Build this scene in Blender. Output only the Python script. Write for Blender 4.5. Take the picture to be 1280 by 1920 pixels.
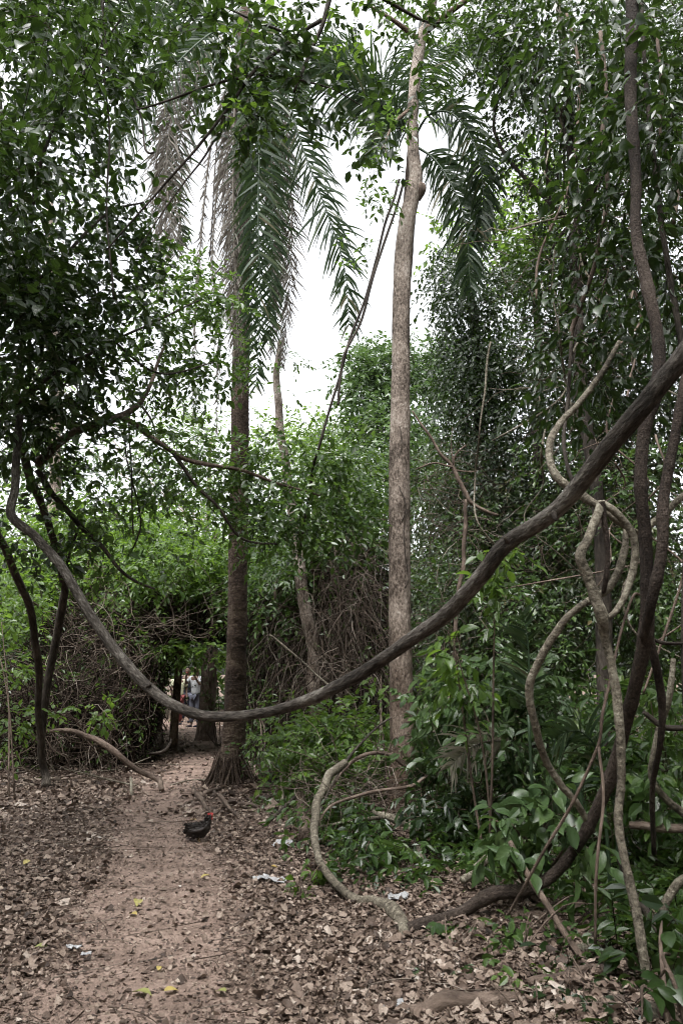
import bpy, math, random
import numpy as np
from mathutils import Vector, Matrix

for o in list(bpy.data.objects):
    bpy.data.objects.remove(o)
S = bpy.context.scene
C = S.collection

# ------------------------------------------------------------------ camera, sky, sun, exposure
F = 1400.0                      # focal length in photo pixels (1280 x 1920)
PITCH = math.radians(12.1)
EYE = np.array([0.0, 0.0, 1.6])
cam_d = bpy.data.cameras.new('camera')
cam_d.sensor_fit = 'VERTICAL'
cam_d.sensor_height = 36.0
cam_d.sensor_width = 24.0
cam_d.lens = F / 1920.0 * 36.0
cam_d.clip_start = 0.05
cam_d.clip_end = 2000.0
cam = bpy.data.objects.new('camera', cam_d)
C.objects.link(cam)
cam.location = EYE
cam.rotation_euler = (math.pi / 2 + PITCH, 0, 0)
S.camera = cam

SUN_EL, SUN_AZ = math.radians(64), math.radians(200)     # high, from behind the camera a little
w = bpy.data.worlds.new('World')
S.world = w
w.use_nodes = True
nt = w.node_tree
nt.nodes.clear()
sky = nt.nodes.new('ShaderNodeTexSky')
sky.sky_type = 'NISHITA'
sky.sun_disc = False
sky.sun_elevation = SUN_EL
sky.sun_rotation = SUN_AZ
sky.air_density = 1.0
sky.dust_density = 6.0
sky.ozone_density = 0.5
hs = nt.nodes.new('ShaderNodeHueSaturation')
hs.inputs['Saturation'].default_value = 0.12            # overcast: the blue is gone
bgd = nt.nodes.new('ShaderNodeBackground')
bgd.inputs['Strength'].default_value = 0.15
wo = nt.nodes.new('ShaderNodeOutputWorld')
nt.links.new(sky.outputs[0], hs.inputs['Color'])
nt.links.new(hs.outputs[0], bgd.inputs['Color'])
nt.links.new(bgd.outputs[0], wo.inputs['Surface'])

sun_d = bpy.data.lights.new('sun', 'SUN')
sun_d.energy = 0.5
sun_d.angle = math.radians(40)
sun_d.color = (1.0, 0.97, 0.92)
sun = bpy.data.objects.new('sun', sun_d)
C.objects.link(sun)
sd = Vector((math.sin(SUN_AZ) * math.cos(SUN_EL), math.cos(SUN_AZ) * math.cos(SUN_EL), math.sin(SUN_EL)))
sun.rotation_euler = sd.to_track_quat('Z', 'Y').to_euler()

S.view_settings.view_transform = 'Standard'
S.view_settings.look = 'None'
S.view_settings.exposure = 1.95
S.view_settings.gamma = 1.0
S.render.engine = 'CYCLES'
S.cycles.use_denoising = True
S.cycles.denoising_prefilter = 'FAST'
S.cycles.pixel_filter_type = 'BLACKMAN_HARRIS'
S.cycles.filter_width = 1.05
S.cycles.max_bounces = 7
S.cycles.diffuse_bounces = 2
S.cycles.glossy_bounces = 2
S.cycles.transmission_bounces = 4
S.cycles.transparent_max_bounces = 4
S.cycles.sample_clamp_indirect = 6.0

# ------------------------------------------------------------------ helpers
FWD = np.array([0.0, math.cos(PITCH), math.sin(PITCH)])
UPV = np.array([0.0, -math.sin(PITCH), math.cos(PITCH)])
RGT = np.array([1.0, 0.0, 0.0])


def P(px, py, Y):
    """world point at forward distance Y (metres) seen at photo pixel px,py"""
    d = RGT * (px - 640) / F - UPV * (py - 960) / F + FWD
    return EYE + d * (Y / d[1])


def mpp(px, py, Y):
    """metres per photo pixel there"""
    return np.dot(P(px, py, Y) - EYE, FWD) / F


def nz(x, y):
    return (np.sin(x * 1.3 + 0.7 * np.sin(y * 0.9)) * np.cos(y * 1.1 + 1.3) * 0.5
            + np.sin(x * 3.1 + 1.7) * np.sin(y * 2.7 + 0.4) * 0.25
            + np.sin(x * 7.3 + y * 2.1) * np.cos(y * 6.1 - x * 1.4) * 0.12)


PATH = None


def path_dist(x, y):
    """signed-ish distance from the path's centre line, and its half width there"""
    cx = np.interp(y, PATHY, PATHX)
    hw = np.interp(y, PATHY, PATHW)
    return np.abs(x - cx), hw


def gz(x, y):
    x = np.asarray(x, float)
    y = np.asarray(y, float)
    d, hw = path_dist(x, y)
    bank = np.clip((d - hw) / 1.6, 0, 1)
    bank = bank * bank * (3 - 2 * bank)
    fade = np.exp(-np.maximum(0, np.hypot(x, y) - 40) / 30)
    mound = 0.16 * np.exp(-(((x - PALM[0]) / 0.75) ** 2 + ((y - PALM[1]) / 0.8) ** 2))
    return (0.045 * nz(x, y) + 0.09 * bank) * fade + mound


def G(px, py):
    """where the ray through px,py meets the ground"""
    d = RGT * (px - 640) / F - UPV * (py - 960) / F + FWD
    t = (EYE[2]) / max(1e-4, -d[2])
    for _ in range(6):
        p = EYE + d * t
        t += (p[2] - float(gz(p[0], p[1]))) / max(1e-4, -d[2])
    p = EYE + d * t
    return np.array([p[0], p[1], float(gz(p[0], p[1]))])


def flatG(px, py):
    d = RGT * (px - 640) / F - UPV * (py - 960) / F + FWD
    p = EYE + d * (EYE[2] / -d[2])
    return p


PALM = flatG(432, 1486)
_pp = [flatG(*q) for q in ((170, 1990), (215, 1900), (290, 1760), (310, 1660), (285, 1570), (285, 1520), (330, 1470), (385, 1425), (395, 1395), (365, 1370), (320, 1345))]
_pw = [1.0, 0.95, 0.8, 0.7, 0.62, 0.6, 0.55, 0.55, 0.6, 0.8, 1.1]
_pw = [x for x in _pw]
PATHX = np.array([_pp[0][0]] + [p[0] for p in _pp] + [_pp[-1][0] - 6])
PATHY = np.array([-3.0] + [p[1] for p in _pp] + [_pp[-1][1] + 14])
PATHW = np.array([1.0] + _pw + [1.6])


def unit(v):
    return v / np.maximum(np.linalg.norm(v, axis=-1, keepdims=True), 1e-9)


def total_loc(o):
    l = np.zeros(3)
    while o is not None:
        l += np.array(o.location)
        o = o.parent
    return l


def link(o, parent=None):
    C.objects.link(o)
    if parent is not None:
        o.parent = parent
    return o


def tag(o, label=None, cat=None, group=None, kind=None):
    if label:
        o['label'] = label
    if cat:
        o['category'] = cat
    if group:
        o['group'] = group
    if kind:
        o['kind'] = kind
    return o


def thing(name, label, cat, loc, group=None):
    o = bpy.data.objects.new(name, None)
    o.empty_display_size = 0.2
    o.location = tuple(float(v) for v in loc)
    link(o)
    return tag(o, label, cat, group)


def make_mesh(name, V, quads=None, tris=None, mat=None, var=None, tc=None, smooth=True):
    me = bpy.data.meshes.new(name)
    V = np.ascontiguousarray(V, dtype=np.float32)
    nq = 0 if quads is None else len(quads)
    ntr = 0 if tris is None else len(tris)
    me.vertices.add(len(V))
    me.vertices.foreach_set('co', V.ravel())
    loops = []
    if nq:
        loops.append(np.asarray(quads, dtype=np.int32).ravel())
    if ntr:
        loops.append(np.asarray(tris, dtype=np.int32).ravel())
    loops = np.concatenate(loops)
    me.loops.add(len(loops))
    me.loops.foreach_set('vertex_index', loops)
    me.polygons.add(nq + ntr)
    starts = np.concatenate([np.arange(nq) * 4, nq * 4 + np.arange(ntr) * 3]).astype(np.int32)
    me.polygons.foreach_set('loop_start', starts)
    me.polygons.foreach_set('use_smooth', np.full(nq + ntr, bool(smooth)))
    me.update(calc_edges=True)
    if var is not None:
        a = me.attributes.new('var', 'FLOAT', 'POINT')
        a.data.foreach_set('value', np.ascontiguousarray(var, dtype=np.float32))
    if tc is not None:
        a = me.attributes.new('tc', 'FLOAT_VECTOR', 'POINT')
        a.data.foreach_set('vector', np.ascontiguousarray(tc, dtype=np.float32).ravel())
    if mat is not None:
        me.materials.append(mat)
    return me


class Geo:
    """collects pieces of ONE mesh"""

    def __init__(self):
        self.V, self.Q, self.T, self.A, self.TC, self.n = [], [], [], [], [], 0

    def add(self, V, quads=None, tris=None, var=0.5, tc=None):
        V = np.asarray(V, float)
        if quads is not None and len(quads):
            self.Q.append(np.asarray(quads) + self.n)
        if tris is not None and len(tris):
            self.T.append(np.asarray(tris) + self.n)
        self.V.append(V)
        self.A.append(np.full(len(V), var) if np.isscalar(var) else np.asarray(var))
        self.TC.append(V if tc is None else tc)
        self.n += len(V)
        return self

    def build(self, name, mat, parent=None, smooth=True, loc=None):
        V = np.concatenate(self.V)
        off = total_loc(parent) if parent is not None else (np.zeros(3) if loc is None else np.asarray(loc, float))
        me = make_mesh(name, V - off, np.concatenate(self.Q) if self.Q else None, np.concatenate(self.T) if self.T else None,
                       mat, np.concatenate(self.A), np.concatenate(self.TC), smooth)
        o = bpy.data.objects.new(name, me)
        if parent is None:
            o.location = tuple(off)
        return link(o, parent)


def spline(pts, n_per=8):
    """Catmull-Rom through rows of pts (any number of columns)"""
    p = np.asarray(pts, float)
    if len(p) == 2:
        t = np.linspace(0, 1, n_per + 1)[:, None]
        return p[0] * (1 - t) + p[1] * t
    p = np.vstack([2 * p[0] - p[1], p, 2 * p[-1] - p[-2]])
    out = []
    for i in range(1, len(p) - 2):
        a, b, c, d = p[i - 1], p[i], p[i + 1], p[i + 2]
        t = np.arange(n_per)[:, None] / n_per
        out.append(0.5 * ((2 * b) + (-a + c) * t + (2 * a - 5 * b + 4 * c - d) * t ** 2 + (-a + 3 * b - 3 * c + d) * t ** 3))
    out.append(p[-2][None])
    return np.vstack(out)


def tube(geo, pts, rad, sides=10, n_per=8, rough=0.06, seed=0, nodes=0.0, node_step=0.25, var=0.5, wobble=0.0, cap=True, ringamp=0.0, ringstep=0.05):
    """a knobbly tapered stem through pts"""
    rng = np.random.default_rng(seed)
    A = spline(np.column_stack([np.asarray(pts, float), np.asarray(rad, float)]), n_per)
    X, R = A[:, :3].copy(), np.maximum(A[:, 3], 0.0008)
    m = len(X)
    if wobble:
        ph = rng.uniform(0, 6.28, (3, 3))
        s0 = np.linspace(0, 1, m) * m / n_per
        for k in range(3):
            X[:, k] += wobble * (np.sin(s0 * 2.1 + ph[k, 0]) + 0.6 * np.sin(s0 * 4.7 + ph[k, 1])) * R
    T = unit(np.gradient(X, axis=0))
    s = np.concatenate([[0], np.cumsum(np.linalg.norm(np.diff(X, axis=0), axis=1))])
    N = np.zeros_like(X)
    a = np.cross(T[0], [0.3, 0.9, 0.2])
    if np.linalg.norm(a) < 0.1:
        a = np.cross(T[0], [1, 0, 0])
    N[0] = a / np.linalg.norm(a)
    for i in range(1, m):
        v = N[i - 1] - T[i] * np.dot(N[i - 1], T[i])
        N[i] = v / max(np.linalg.norm(v), 1e-9)
    B = np.cross(T, N)
    th = np.arange(sides) / sides * 2 * math.pi
    if nodes:
        q = (s / node_step + 0.35 * np.sin(s * 3.0 + seed)) % 1.0
        R = R * (1 + nodes * np.exp(-((q - 0.5) / 0.09) ** 2))
    if ringamp:
        pass
    ph = rng.uniform(0, 6.28, 8)
    L = max(R.mean() * 6, 0.02)
    S_, H = np.meshgrid(s / L, th, indexing='ij')
    n = (np.sin(2 * H + S_ * 1.3 + ph[0]) * 0.5 + np.sin(3 * H - S_ * 2.1 + ph[1]) * 0.35 + np.sin(H + S_ * 4.3 + ph[2]) * 0.5
         + np.sin(5 * H + S_ * 0.8 + ph[3]) * 0.3 + np.sin(4 * H + S_ * 7.1 + ph[4]) * 0.25 + np.sin(S_ * 9.7 + ph[5] + 2 * np.sin(H)) * 0.3)
    RR = R[:, None] * (1 + rough * n)
    if ringamp:      # old leaf scars: short overlapping lips, staggered round the stem
        lobe = (H * 2.5 + 0.8 * np.sin(S_ * 3)) / math.pi
        ph_ = s[:, None] / ringstep + 0.5 * (np.floor(lobe * 1.6) % 2) + 0.28 * np.sin(H * 5 + S_ * 2.0) + 0.2 * np.sin(H * 2 - S_ * 5)
        fr = ph_ % 1.0
        RR = RR * (1 + ringamp * (fr ** 2 - 0.35) * (0.6 + 0.5 * np.sin(np.floor(ph_) * 2.3 + H * 1.5)))
    V = X[:, None] + RR[..., None] * (np.cos(H)[..., None] * N[:, None] + np.sin(H)[..., None] * B[:, None])
    tc = np.stack([np.cos(H) * R[:, None] + seed * 1.7, np.sin(H) * R[:, None], np.broadcast_to(s[:, None], H.shape)], -1)
    i = np.arange(m - 1)[:, None] * sides
    j = np.arange(sides)[None]
    j2 = (j + 1) % sides
    q = np.stack([i + j, i + j2, i + sides + j2, i + sides + j], -1).reshape(-1, 4)
    Vf, tcf = V.reshape(-1, 3), tc.reshape(-1, 3)
    if cap:
        nv = len(Vf)
        Vf = np.vstack([Vf, X[0], X[-1]])
        tcf = np.vstack([tcf, tcf[0], tcf[-1]])
        jj = np.arange(sides)
        jn = (jj + 1) % sides
        tr = np.vstack([np.column_stack([jn, jj, np.full(sides, nv)]),
                        np.column_stack([(m - 1) * sides + jj, (m - 1) * sides + jn, np.full(sides, nv + 1)])])
    else:
        tr = None
    geo.add(Vf, q, tr, var, tcf)
    return X, R


def thin_tubes(geo, X, R, sides=3, var=None):
    """X: (N, S, 3) polylines, R: (N, S) radii; vectorised"""
    N, M, _ = X.shape
    T = unit(np.gradient(X, axis=1))
    ref = np.where(np.abs(T[..., 2:3]) > 0.9, np.array([1.0, 0, 0]), np.array([0, 0, 1.0]))
    A = unit(np.cross(T, ref))
    B = np.cross(T, A)
    th = np.arange(sides) / sides * 2 * math.pi
    V = X[:, :, None] + R[:, :, None, None] * (np.cos(th)[:, None] * A[:, :, None] + np.sin(th)[:, None] * B[:, :, None])
    base = (np.arange(N)[:, None, None] * M + np.arange(M - 1)[None, :, None]) * sides
    j = np.arange(sides)[None, None]
    j2 = (j + 1) % sides
    q = np.stack([base + j, base + j2, base + sides + j2, base + sides + j], -1).reshape(-1, 4)
    v = np.repeat(np.random.default_rng(1).uniform(0, 1, N) if var is None else var, M * sides)
    geo.add(V.reshape(-1, 3), q, None, v)


def squiggles(rng, O, D, nseg, step, wander, grav, r0, r1):
    """random-walk curves from O along D"""
    N = len(O)
    X = np.zeros((N, nseg + 1, 3))
    X[:, 0] = O
    d = unit(D)
    curl = unit(rng.normal(size=(N, 3)))
    for k in range(nseg):
        d = unit(d + rng.normal(size=(N, 3)) * wander + np.cross(d, curl) * wander * 0.8 + np.array([0, 0, -grav]))
        X[:, k + 1] = X[:, k] + d * np.asarray(step).reshape(-1, 1)
    R = np.linspace(1, 0.5, nseg + 1)[None] * rng.uniform(r0, r1, N)[:, None]
    return X, R


# ---- leaves
def leaf_template(kind):
    if kind == 'kite':       # 2 triangles folded on the midrib
        V = np.array([[0, 0, 0], [0.5, 0.42, 0.10], [0, 1, 0], [-0.5, 0.42, 0.10]])
        return V, None, np.array([[0, 1, 2], [0, 2, 3]])
    if kind == 'hex':        # 4 triangles, folded and a little arched
        V = np.array([[0, 0, 0], [0.46, 0.30, 0.07], [0.40, 0.66, 0.03], [0, 1, -0.10], [-0.40, 0.66, 0.03], [-0.46, 0.30, 0.07]])
        return V, np.array([[0, 1, 2, 3], [0, 3, 4, 5]]), None
    # 'fine': arched blade with a drawn-out tip, 3 columns x 6 rows
    ys = [0, 0.14, 0.36, 0.60, 0.82, 1.0]
    ws = [0.03, 0.34, 0.50, 0.44, 0.20, 0.0]
    V, Q = [], []
    for y, w_ in zip(ys, ws):
        z = 0.10 * math.sin(y * 2.6) - 0.16 * y * y
        V += [[-w_, y, z + 0.18 * w_], [0, y, z], [w_, y, z + 0.18 * w_]]
    for r in range(5):
        for c in range(2):
            Q.append([r * 3 + c, r * 3 + c + 1, r * 3 + c + 4, r * 3 + c + 3])
    return np.array(V), np.array(Q), None


def leaf_frames(D, N):
    D = unit(D)
    X = unit(np.cross(D, N))
    Z = np.cross(X, D)
    return X, D, Z


def add_leaves(geo, L, kind):
    pos, D, N, ln, wd, var = L
    T, q, t = leaf_template(kind)
    X, Y, Z = leaf_frames(D, N)
    n, k = len(pos), len(T)
    V = pos[:, None] + X[:, None] * (T[:, 0] * wd[:, None])[..., None] + Y[:, None] * (T[:, 1] * ln[:, None])[..., None] \
        + Z[:, None] * (T[:, 2] * ln[:, None])[..., None]
    off = (np.arange(n) * k)[:, None, None]
    geo.add(V.reshape(-1, 3), None if q is None else (q[None] + off).reshape(-1, 4), None if t is None else (t[None] + off).reshape(-1, 3),
            np.repeat(var, k))


LEAFMESH = {}


def leaf_objects(parent, L, mat, name='leaf', kind='fine'):
    pos, D, N, ln, wd, var = L
    base = total_loc(parent)
    X, Y, Z = leaf_frames(D, N)
    T, q, t = leaf_template(kind)
    out = []
    for i in range(len(pos)):
        b = int(var[i] * 5.999)
        key = (mat.name, kind, b)
        if key not in LEAFMESH:
            rr = np.random.default_rng(b + 7)
            V = T.copy()
            V[:, 2] += 0.06 * rr.normal() * np.sin(V[:, 1] * 3 + rr.uniform(0, 6)) + 0.10 * rr.normal() * V[:, 0]
            LEAFMESH[key] = make_mesh('leaf', V, q, t, mat, np.full(len(V), (b + 0.5) / 6))
        o = bpy.data.objects.new(name, LEAFMESH[key])
        M = Matrix(((X[i, 0] * wd[i], Y[i, 0] * ln[i], Z[i, 0] * ln[i], pos[i, 0] - base[0]),
                    (X[i, 1] * wd[i], Y[i, 1] * ln[i], Z[i, 1] * ln[i], pos[i, 1] - base[1]),
                    (X[i, 2] * wd[i], Y[i, 2] * ln[i], Z[i, 2] * ln[i], pos[i, 2] - base[2]),
                    (0, 0, 0, 1)))
        link(o, parent)
        o.matrix_local = M
        out.append(o)
    return out


def sub(L, m):
    return tuple(a[m] for a in L)


def cat(Ls):
    return tuple(np.concatenate([l[i] for l in Ls]) for i in range(6))


def sprays(rng, O, D, K, L, ll, lw, twig_droop=0.25, leaf_droop=0.25, up=1.0, flat=0.45, face=(0, 0, 0)):
    """K leaves, alternate, along each twig. Returns leaves and the twig polylines"""
    N = len(O)
    D = unit(D)
    L = np.asarray(L) * np.ones(N)
    side = unit(np.cross(D, np.array([0, 0, 1.0]) + rng.normal(size=(N, 3)) * 0.35))
    t = (np.arange(K) + 0.7) / K
    pos = O[:, None] + D[:, None] * (t[None, :] * L[:, None])[..., None]
    pos[..., 2] -= (t ** 2)[None] * L[:, None] * twig_droop
    sg = np.where(np.arange(K) % 2 == 0, 1.0, -1.0)
    ld = D[:, None] * 0.5 + side[:, None] * sg[None, :, None] * 0.8 + rng.normal(size=(N, K, 3)) * 0.33
    ld[:, -1] = D + rng.normal(size=(N, 3)) * 0.25
    ld[..., 2] -= leaf_droop
    nr = np.array([0, 0, up]) + np.array(face) + rng.normal(size=(N, K, 3)) * flat + 1e-3
    ln = ll * rng.uniform(0.8, 1.2, (N, 1)) * rng.uniform(0.55, 1.15, (N, K))
    wd = ln * lw * rng.uniform(0.85, 1.15, (N, K))
    var = np.clip(rng.uniform(0, 1, (N, 1)) * 0.55 + rng.uniform(0, 1, (N, K)) * 0.45, 0, 0.999)
    tt = np.array([-0.25, 0.4, 1.0])
    tw = O[:, None] + D[:, None] * (tt[None] * L[:, None])[..., None]
    tw[..., 2] -= (np.sign(tt) * tt ** 2)[None] * L[:, None] * twig_droop
    return (pos.reshape(-1, 3), ld.reshape(-1, 3), nr.reshape(-1, 3), ln.ravel(), wd.ravel(), var.ravel()), tw


def clumps(rng, c, r, nc, rc, per, surf=2.4, down=0.2, zf=0.6):
    """twig origins and directions clustered in nc clumps inside an ellipsoid"""
    c, r = np.asarray(c, float), np.asarray(r, float)
    u = unit(rng.normal(size=(nc, 3))) * rng.uniform(0, 1, (nc, 1)) ** (1 / surf)
    cc = c + u * r
    cnt = rng.integers(max(1, int(per * 0.5)), int(per * 1.5) + 2, nc)
    idx = np.repeat(np.arange(nc), cnt)
    off = rng.normal(size=(len(idx), 3)) * np.array([1, 1, zf])
    O = cc[idx] + off * (rc * rng.uniform(0.6, 1.3, nc))[idx][:, None]
    D = unit(off) * 0.6 + unit(u + 1e-6)[idx] * 0.5 + rng.normal(size=off.shape) * 0.35
    D[:, 2] -= down
    return O, D, cc


def blob(px, py, Y, rx, ry, dz):
    m = mpp(px, py, Y)
    p = P(px, py, Y)
    el = math.atan2(p[2] - 1.6, Y)
    return p, np.array([rx * m, dz, ry * m / max(0.6, math.cos(el))])


# ------------------------------------------------------------------ materials
def mat_new(name):
    m = bpy.data.materials.new(name)
    m.use_nodes = True
    n = m.node_tree
    n.nodes.clear()
    return m, n, n.nodes.new('ShaderNodeOutputMaterial')


def node(n, t, **kw):
    x = n.nodes.new(t)
    for k, v in kw.items():
        setattr(x, k, v)
    return x


def ramp(n, stops):
    r = n.nodes.new('ShaderNodeValToRGB')
    e = r.color_ramp.elements
    while len(e) < len(stops):
        e.new(0.5)
    for i, (p, c) in enumerate(stops):
        e[i].position = p
        e[i].color = (*c, 1)
    return r


def leaf_mat(name, stops, trans=(0.10, 0.17, 0.03), tmix=0.3, rough=0.38, spec=0.5):
    m, n, out = mat_new(name)
    at = node(n, 'ShaderNodeAttribute', attribute_name='var')
    r = ramp(n, stops)
    n.links.new(at.outputs['Fac'], r.inputs[0])
    geo = node(n, 'ShaderNodeNewGeometry')
    nt_ = node(n, 'ShaderNodeTexNoise')
    nt_.inputs['Scale'].default_value = 14.0
    nt_.inputs['Detail'].default_value = 2.0
    n.links.new(geo.outputs['Position'], nt_.inputs['Vector'])
    hsv = node(n, 'ShaderNodeHueSaturation')
    mr = node(n, 'ShaderNodeMapRange')
    mr.inputs[3].default_value = 0.75
    mr.inputs[4].default_value = 1.25
    n.links.new(nt_.outputs['Fac'], mr.inputs[0])
    n.links.new(mr.outputs[0], hsv.inputs['Value'])
    n.links.new(r.outputs[0], hsv.inputs['Color'])
    b = node(n, 'ShaderNodeBsdfPrincipled')
    b.inputs['Roughness'].default_value = rough - 0.06
    b.inputs['Specular IOR Level'].default_value = spec
    n.links.new(hsv.outputs[0], b.inputs['Base Color'])
    tr = node(n, 'ShaderNodeBsdfTranslucent')
    tr.inputs['Color'].default_value = (*trans, 1)
    mx = node(n, 'ShaderNodeMixShader')
    mx.inputs[0].default_value = tmix
    n.links.new(b.outputs[0], mx.inputs[1])
    n.links.new(tr.outputs[0], mx.inputs[2])
    n.links.new(mx.outputs[0], out.inputs['Surface'])
    return m


def bark_mat(name, c0, c1, c2, scale=18.0, stretch=0.25, bump=0.4, rough=0.85, rings=0.0, ringscale=30.0, fine=90.0, stain=None):
    """tube coordinates (tc) run along the stem, so streaks follow it"""
    m, n, out = mat_new(name)
    at = node(n, 'ShaderNodeAttribute', attribute_name='tc')
    mp = node(n, 'ShaderNodeMapping')
    mp.inputs['Scale'].default_value = (1, 1, stretch)
    n.links.new(at.outputs['Vector'], mp.inputs['Vector'])
    n1 = node(n, 'ShaderNodeTexNoise')
    n1.inputs['Scale'].default_value = scale
    n1.inputs['Detail'].default_value = 6
    n1.inputs['Roughness'].default_value = 0.65
    n.links.new(mp.outputs[0], n1.inputs['Vector'])
    n2 = node(n, 'ShaderNodeTexNoise')
    n2.inputs['Scale'].default_value = 2.2
    n2.inputs['Detail'].default_value = 4
    n.links.new(at.outputs['Vector'], n2.inputs['Vector'])
    n3 = node(n, 'ShaderNodeTexNoise')
    n3.inputs['Scale'].default_value = fine
    n3.inputs['Detail'].default_value = 4
    n.links.new(mp.outputs[0], n3.inputs['Vector'])
    r = ramp(n, [(0.30, c0), (0.52, c1), (0.72, c2)])
    ad = node(n, 'ShaderNodeMath', operation='ADD')
    mu = node(n, 'ShaderNodeMath', operation='MULTIPLY_ADD')
    mu.inputs[1].default_value = 0.9
    mu.inputs[2].default_value = -0.45
    n.links.new(n2.outputs['Fac'], mu.inputs[0])
    n.links.new(n1.outputs['Fac'], ad.inputs[0])
    n.links.new(mu.outputs[0], ad.inputs[1])
    n.links.new(ad.outputs[0], r.inputs[0])
    h = node(n, 'ShaderNodeMath', operation='MULTIPLY_ADD')
    h.inputs[1].default_value = 0.35
    n.links.new(n3.outputs['Fac'], h.inputs[0])
    n.links.new(n1.outputs['Fac'], h.inputs[2])
    hh = h.outputs[0]
    if rings:
        m2 = node(n, 'ShaderNodeMapping')
        m2.inputs['Scale'].default_value = (2.0, 2.0, 1.0)
        n.links.new(at.outputs['Vector'], m2.inputs['Vector'])
        wv = node(n, 'ShaderNodeTexWave', bands_direction='Z')
        wv.inputs['Scale'].default_value = ringscale
        wv.inputs['Distortion'].default_value = 3.0
        wv.inputs['Detail'].default_value = 3
        n.links.new(m2.outputs[0], wv.inputs['Vector'])
        h2 = node(n, 'ShaderNodeMath', operation='MULTIPLY_ADD')
        h2.inputs[1].default_value = rings
        n.links.new(wv.outputs['Fac'], h2.inputs[0])
        n.links.new(hh, h2.inputs[2])
        hh = h2.outputs[0]
    bp = node(n, 'ShaderNodeBump')
    bp.inputs['Strength'].default_value = bump
    bp.inputs['Distance'].default_value = 0.02
    n.links.new(hh, bp.inputs['Height'])
    b = node(n, 'ShaderNodeBsdfPrincipled')
    b.inputs['Roughness'].default_value = rough
    b.inputs['Specular IOR Level'].default_value = 0.25
    colout = r.outputs[0]
    if stain:        # soil-stained, browner foot of a trunk, with a ragged upper edge
        sx_ = node(n, 'ShaderNodeSeparateXYZ')
        n.links.new(at.outputs['Vector'], sx_.inputs[0])
        ma_ = node(n, 'ShaderNodeMath', operation='MULTIPLY_ADD')
        ma_.inputs[1].default_value = 3.0
        n.links.new(n2.outputs['Fac'], ma_.inputs[0])
        n.links.new(sx_.outputs[2], ma_.inputs[2])
        mr_ = node(n, 'ShaderNodeMapRange')
        mr_.inputs[1].default_value = 1.9
        mr_.inputs[2].default_value = 4.2
        mr_.inputs[3].default_value = 0.75
        mr_.inputs[4].default_value = 0.0
        n.links.new(ma_.outputs[0], mr_.inputs[0])
        mm_ = node(n, 'ShaderNodeMix', data_type='RGBA', blend_type='MULTIPLY')
        n.links.new(mr_.outputs[0], mm_.inputs[0])
        n.links.new(colout, mm_.inputs[6])
        mm_.inputs[7].default_value = (*stain, 1)
        colout = mm_.outputs[2]
    n.links.new(colout, b.inputs['Base Color'])
    n.links.new(bp.outputs[0], b.inputs['Normal'])
    n.links.new(b.outputs[0], out.inputs['Surface'])
    return m


def var_mat(name, stops, rough=0.8, spec=0.2, trans=0.0, noise=20.0, bump=0.0):
    m, n, out = mat_new(name)
    at = node(n, 'ShaderNodeAttribute', attribute_name='var')
    r = ramp(n, stops)
    n.links.new(at.outputs['Fac'], r.inputs[0])
    geo = node(n, 'ShaderNodeNewGeometry')
    t = node(n, 'ShaderNodeTexNoise')
    t.inputs['Scale'].default_value = noise
    t.inputs['Detail'].default_value = 4
    n.links.new(geo.outputs['Position'], t.inputs['Vector'])
    mr = node(n, 'ShaderNodeMapRange')
    mr.inputs[3].default_value = 0.65
    mr.inputs[4].default_value = 1.35
    n.links.new(t.outputs['Fac'], mr.inputs[0])
    hsv = node(n, 'ShaderNodeHueSaturation')
    n.links.new(mr.outputs[0], hsv.inputs['Value'])
    n.links.new(r.outputs[0], hsv.inputs['Color'])
    b = node(n, 'ShaderNodeBsdfPrincipled')
    b.inputs['Roughness'].default_value = rough
    b.inputs['Specular IOR Level'].default_value = spec
    n.links.new(hsv.outputs[0], b.inputs['Base Color'])
    if bump:
        bp = node(n, 'ShaderNodeBump')
        bp.inputs['Strength'].default_value = bump
        bp.inputs['Distance'].default_value = 0.01
        n.links.new(t.outputs['Fac'], bp.inputs['Height'])
        n.links.new(bp.outputs[0], b.inputs['Normal'])
    if trans:
        tr = node(n, 'ShaderNodeBsdfTranslucent')
        n.links.new(hsv.outputs[0], tr.inputs['Color'])
        mx = node(n, 'ShaderNodeMixShader')
        mx.inputs[0].default_value = trans
        n.links.new(b.outputs[0], mx.inputs[1])
        n.links.new(tr.outputs[0], mx.inputs[2])
        n.links.new(mx.outputs[0], out.inputs['Surface'])
    else:
        n.links.new(b.outputs[0], out.inputs['Surface'])
    return m


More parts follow.
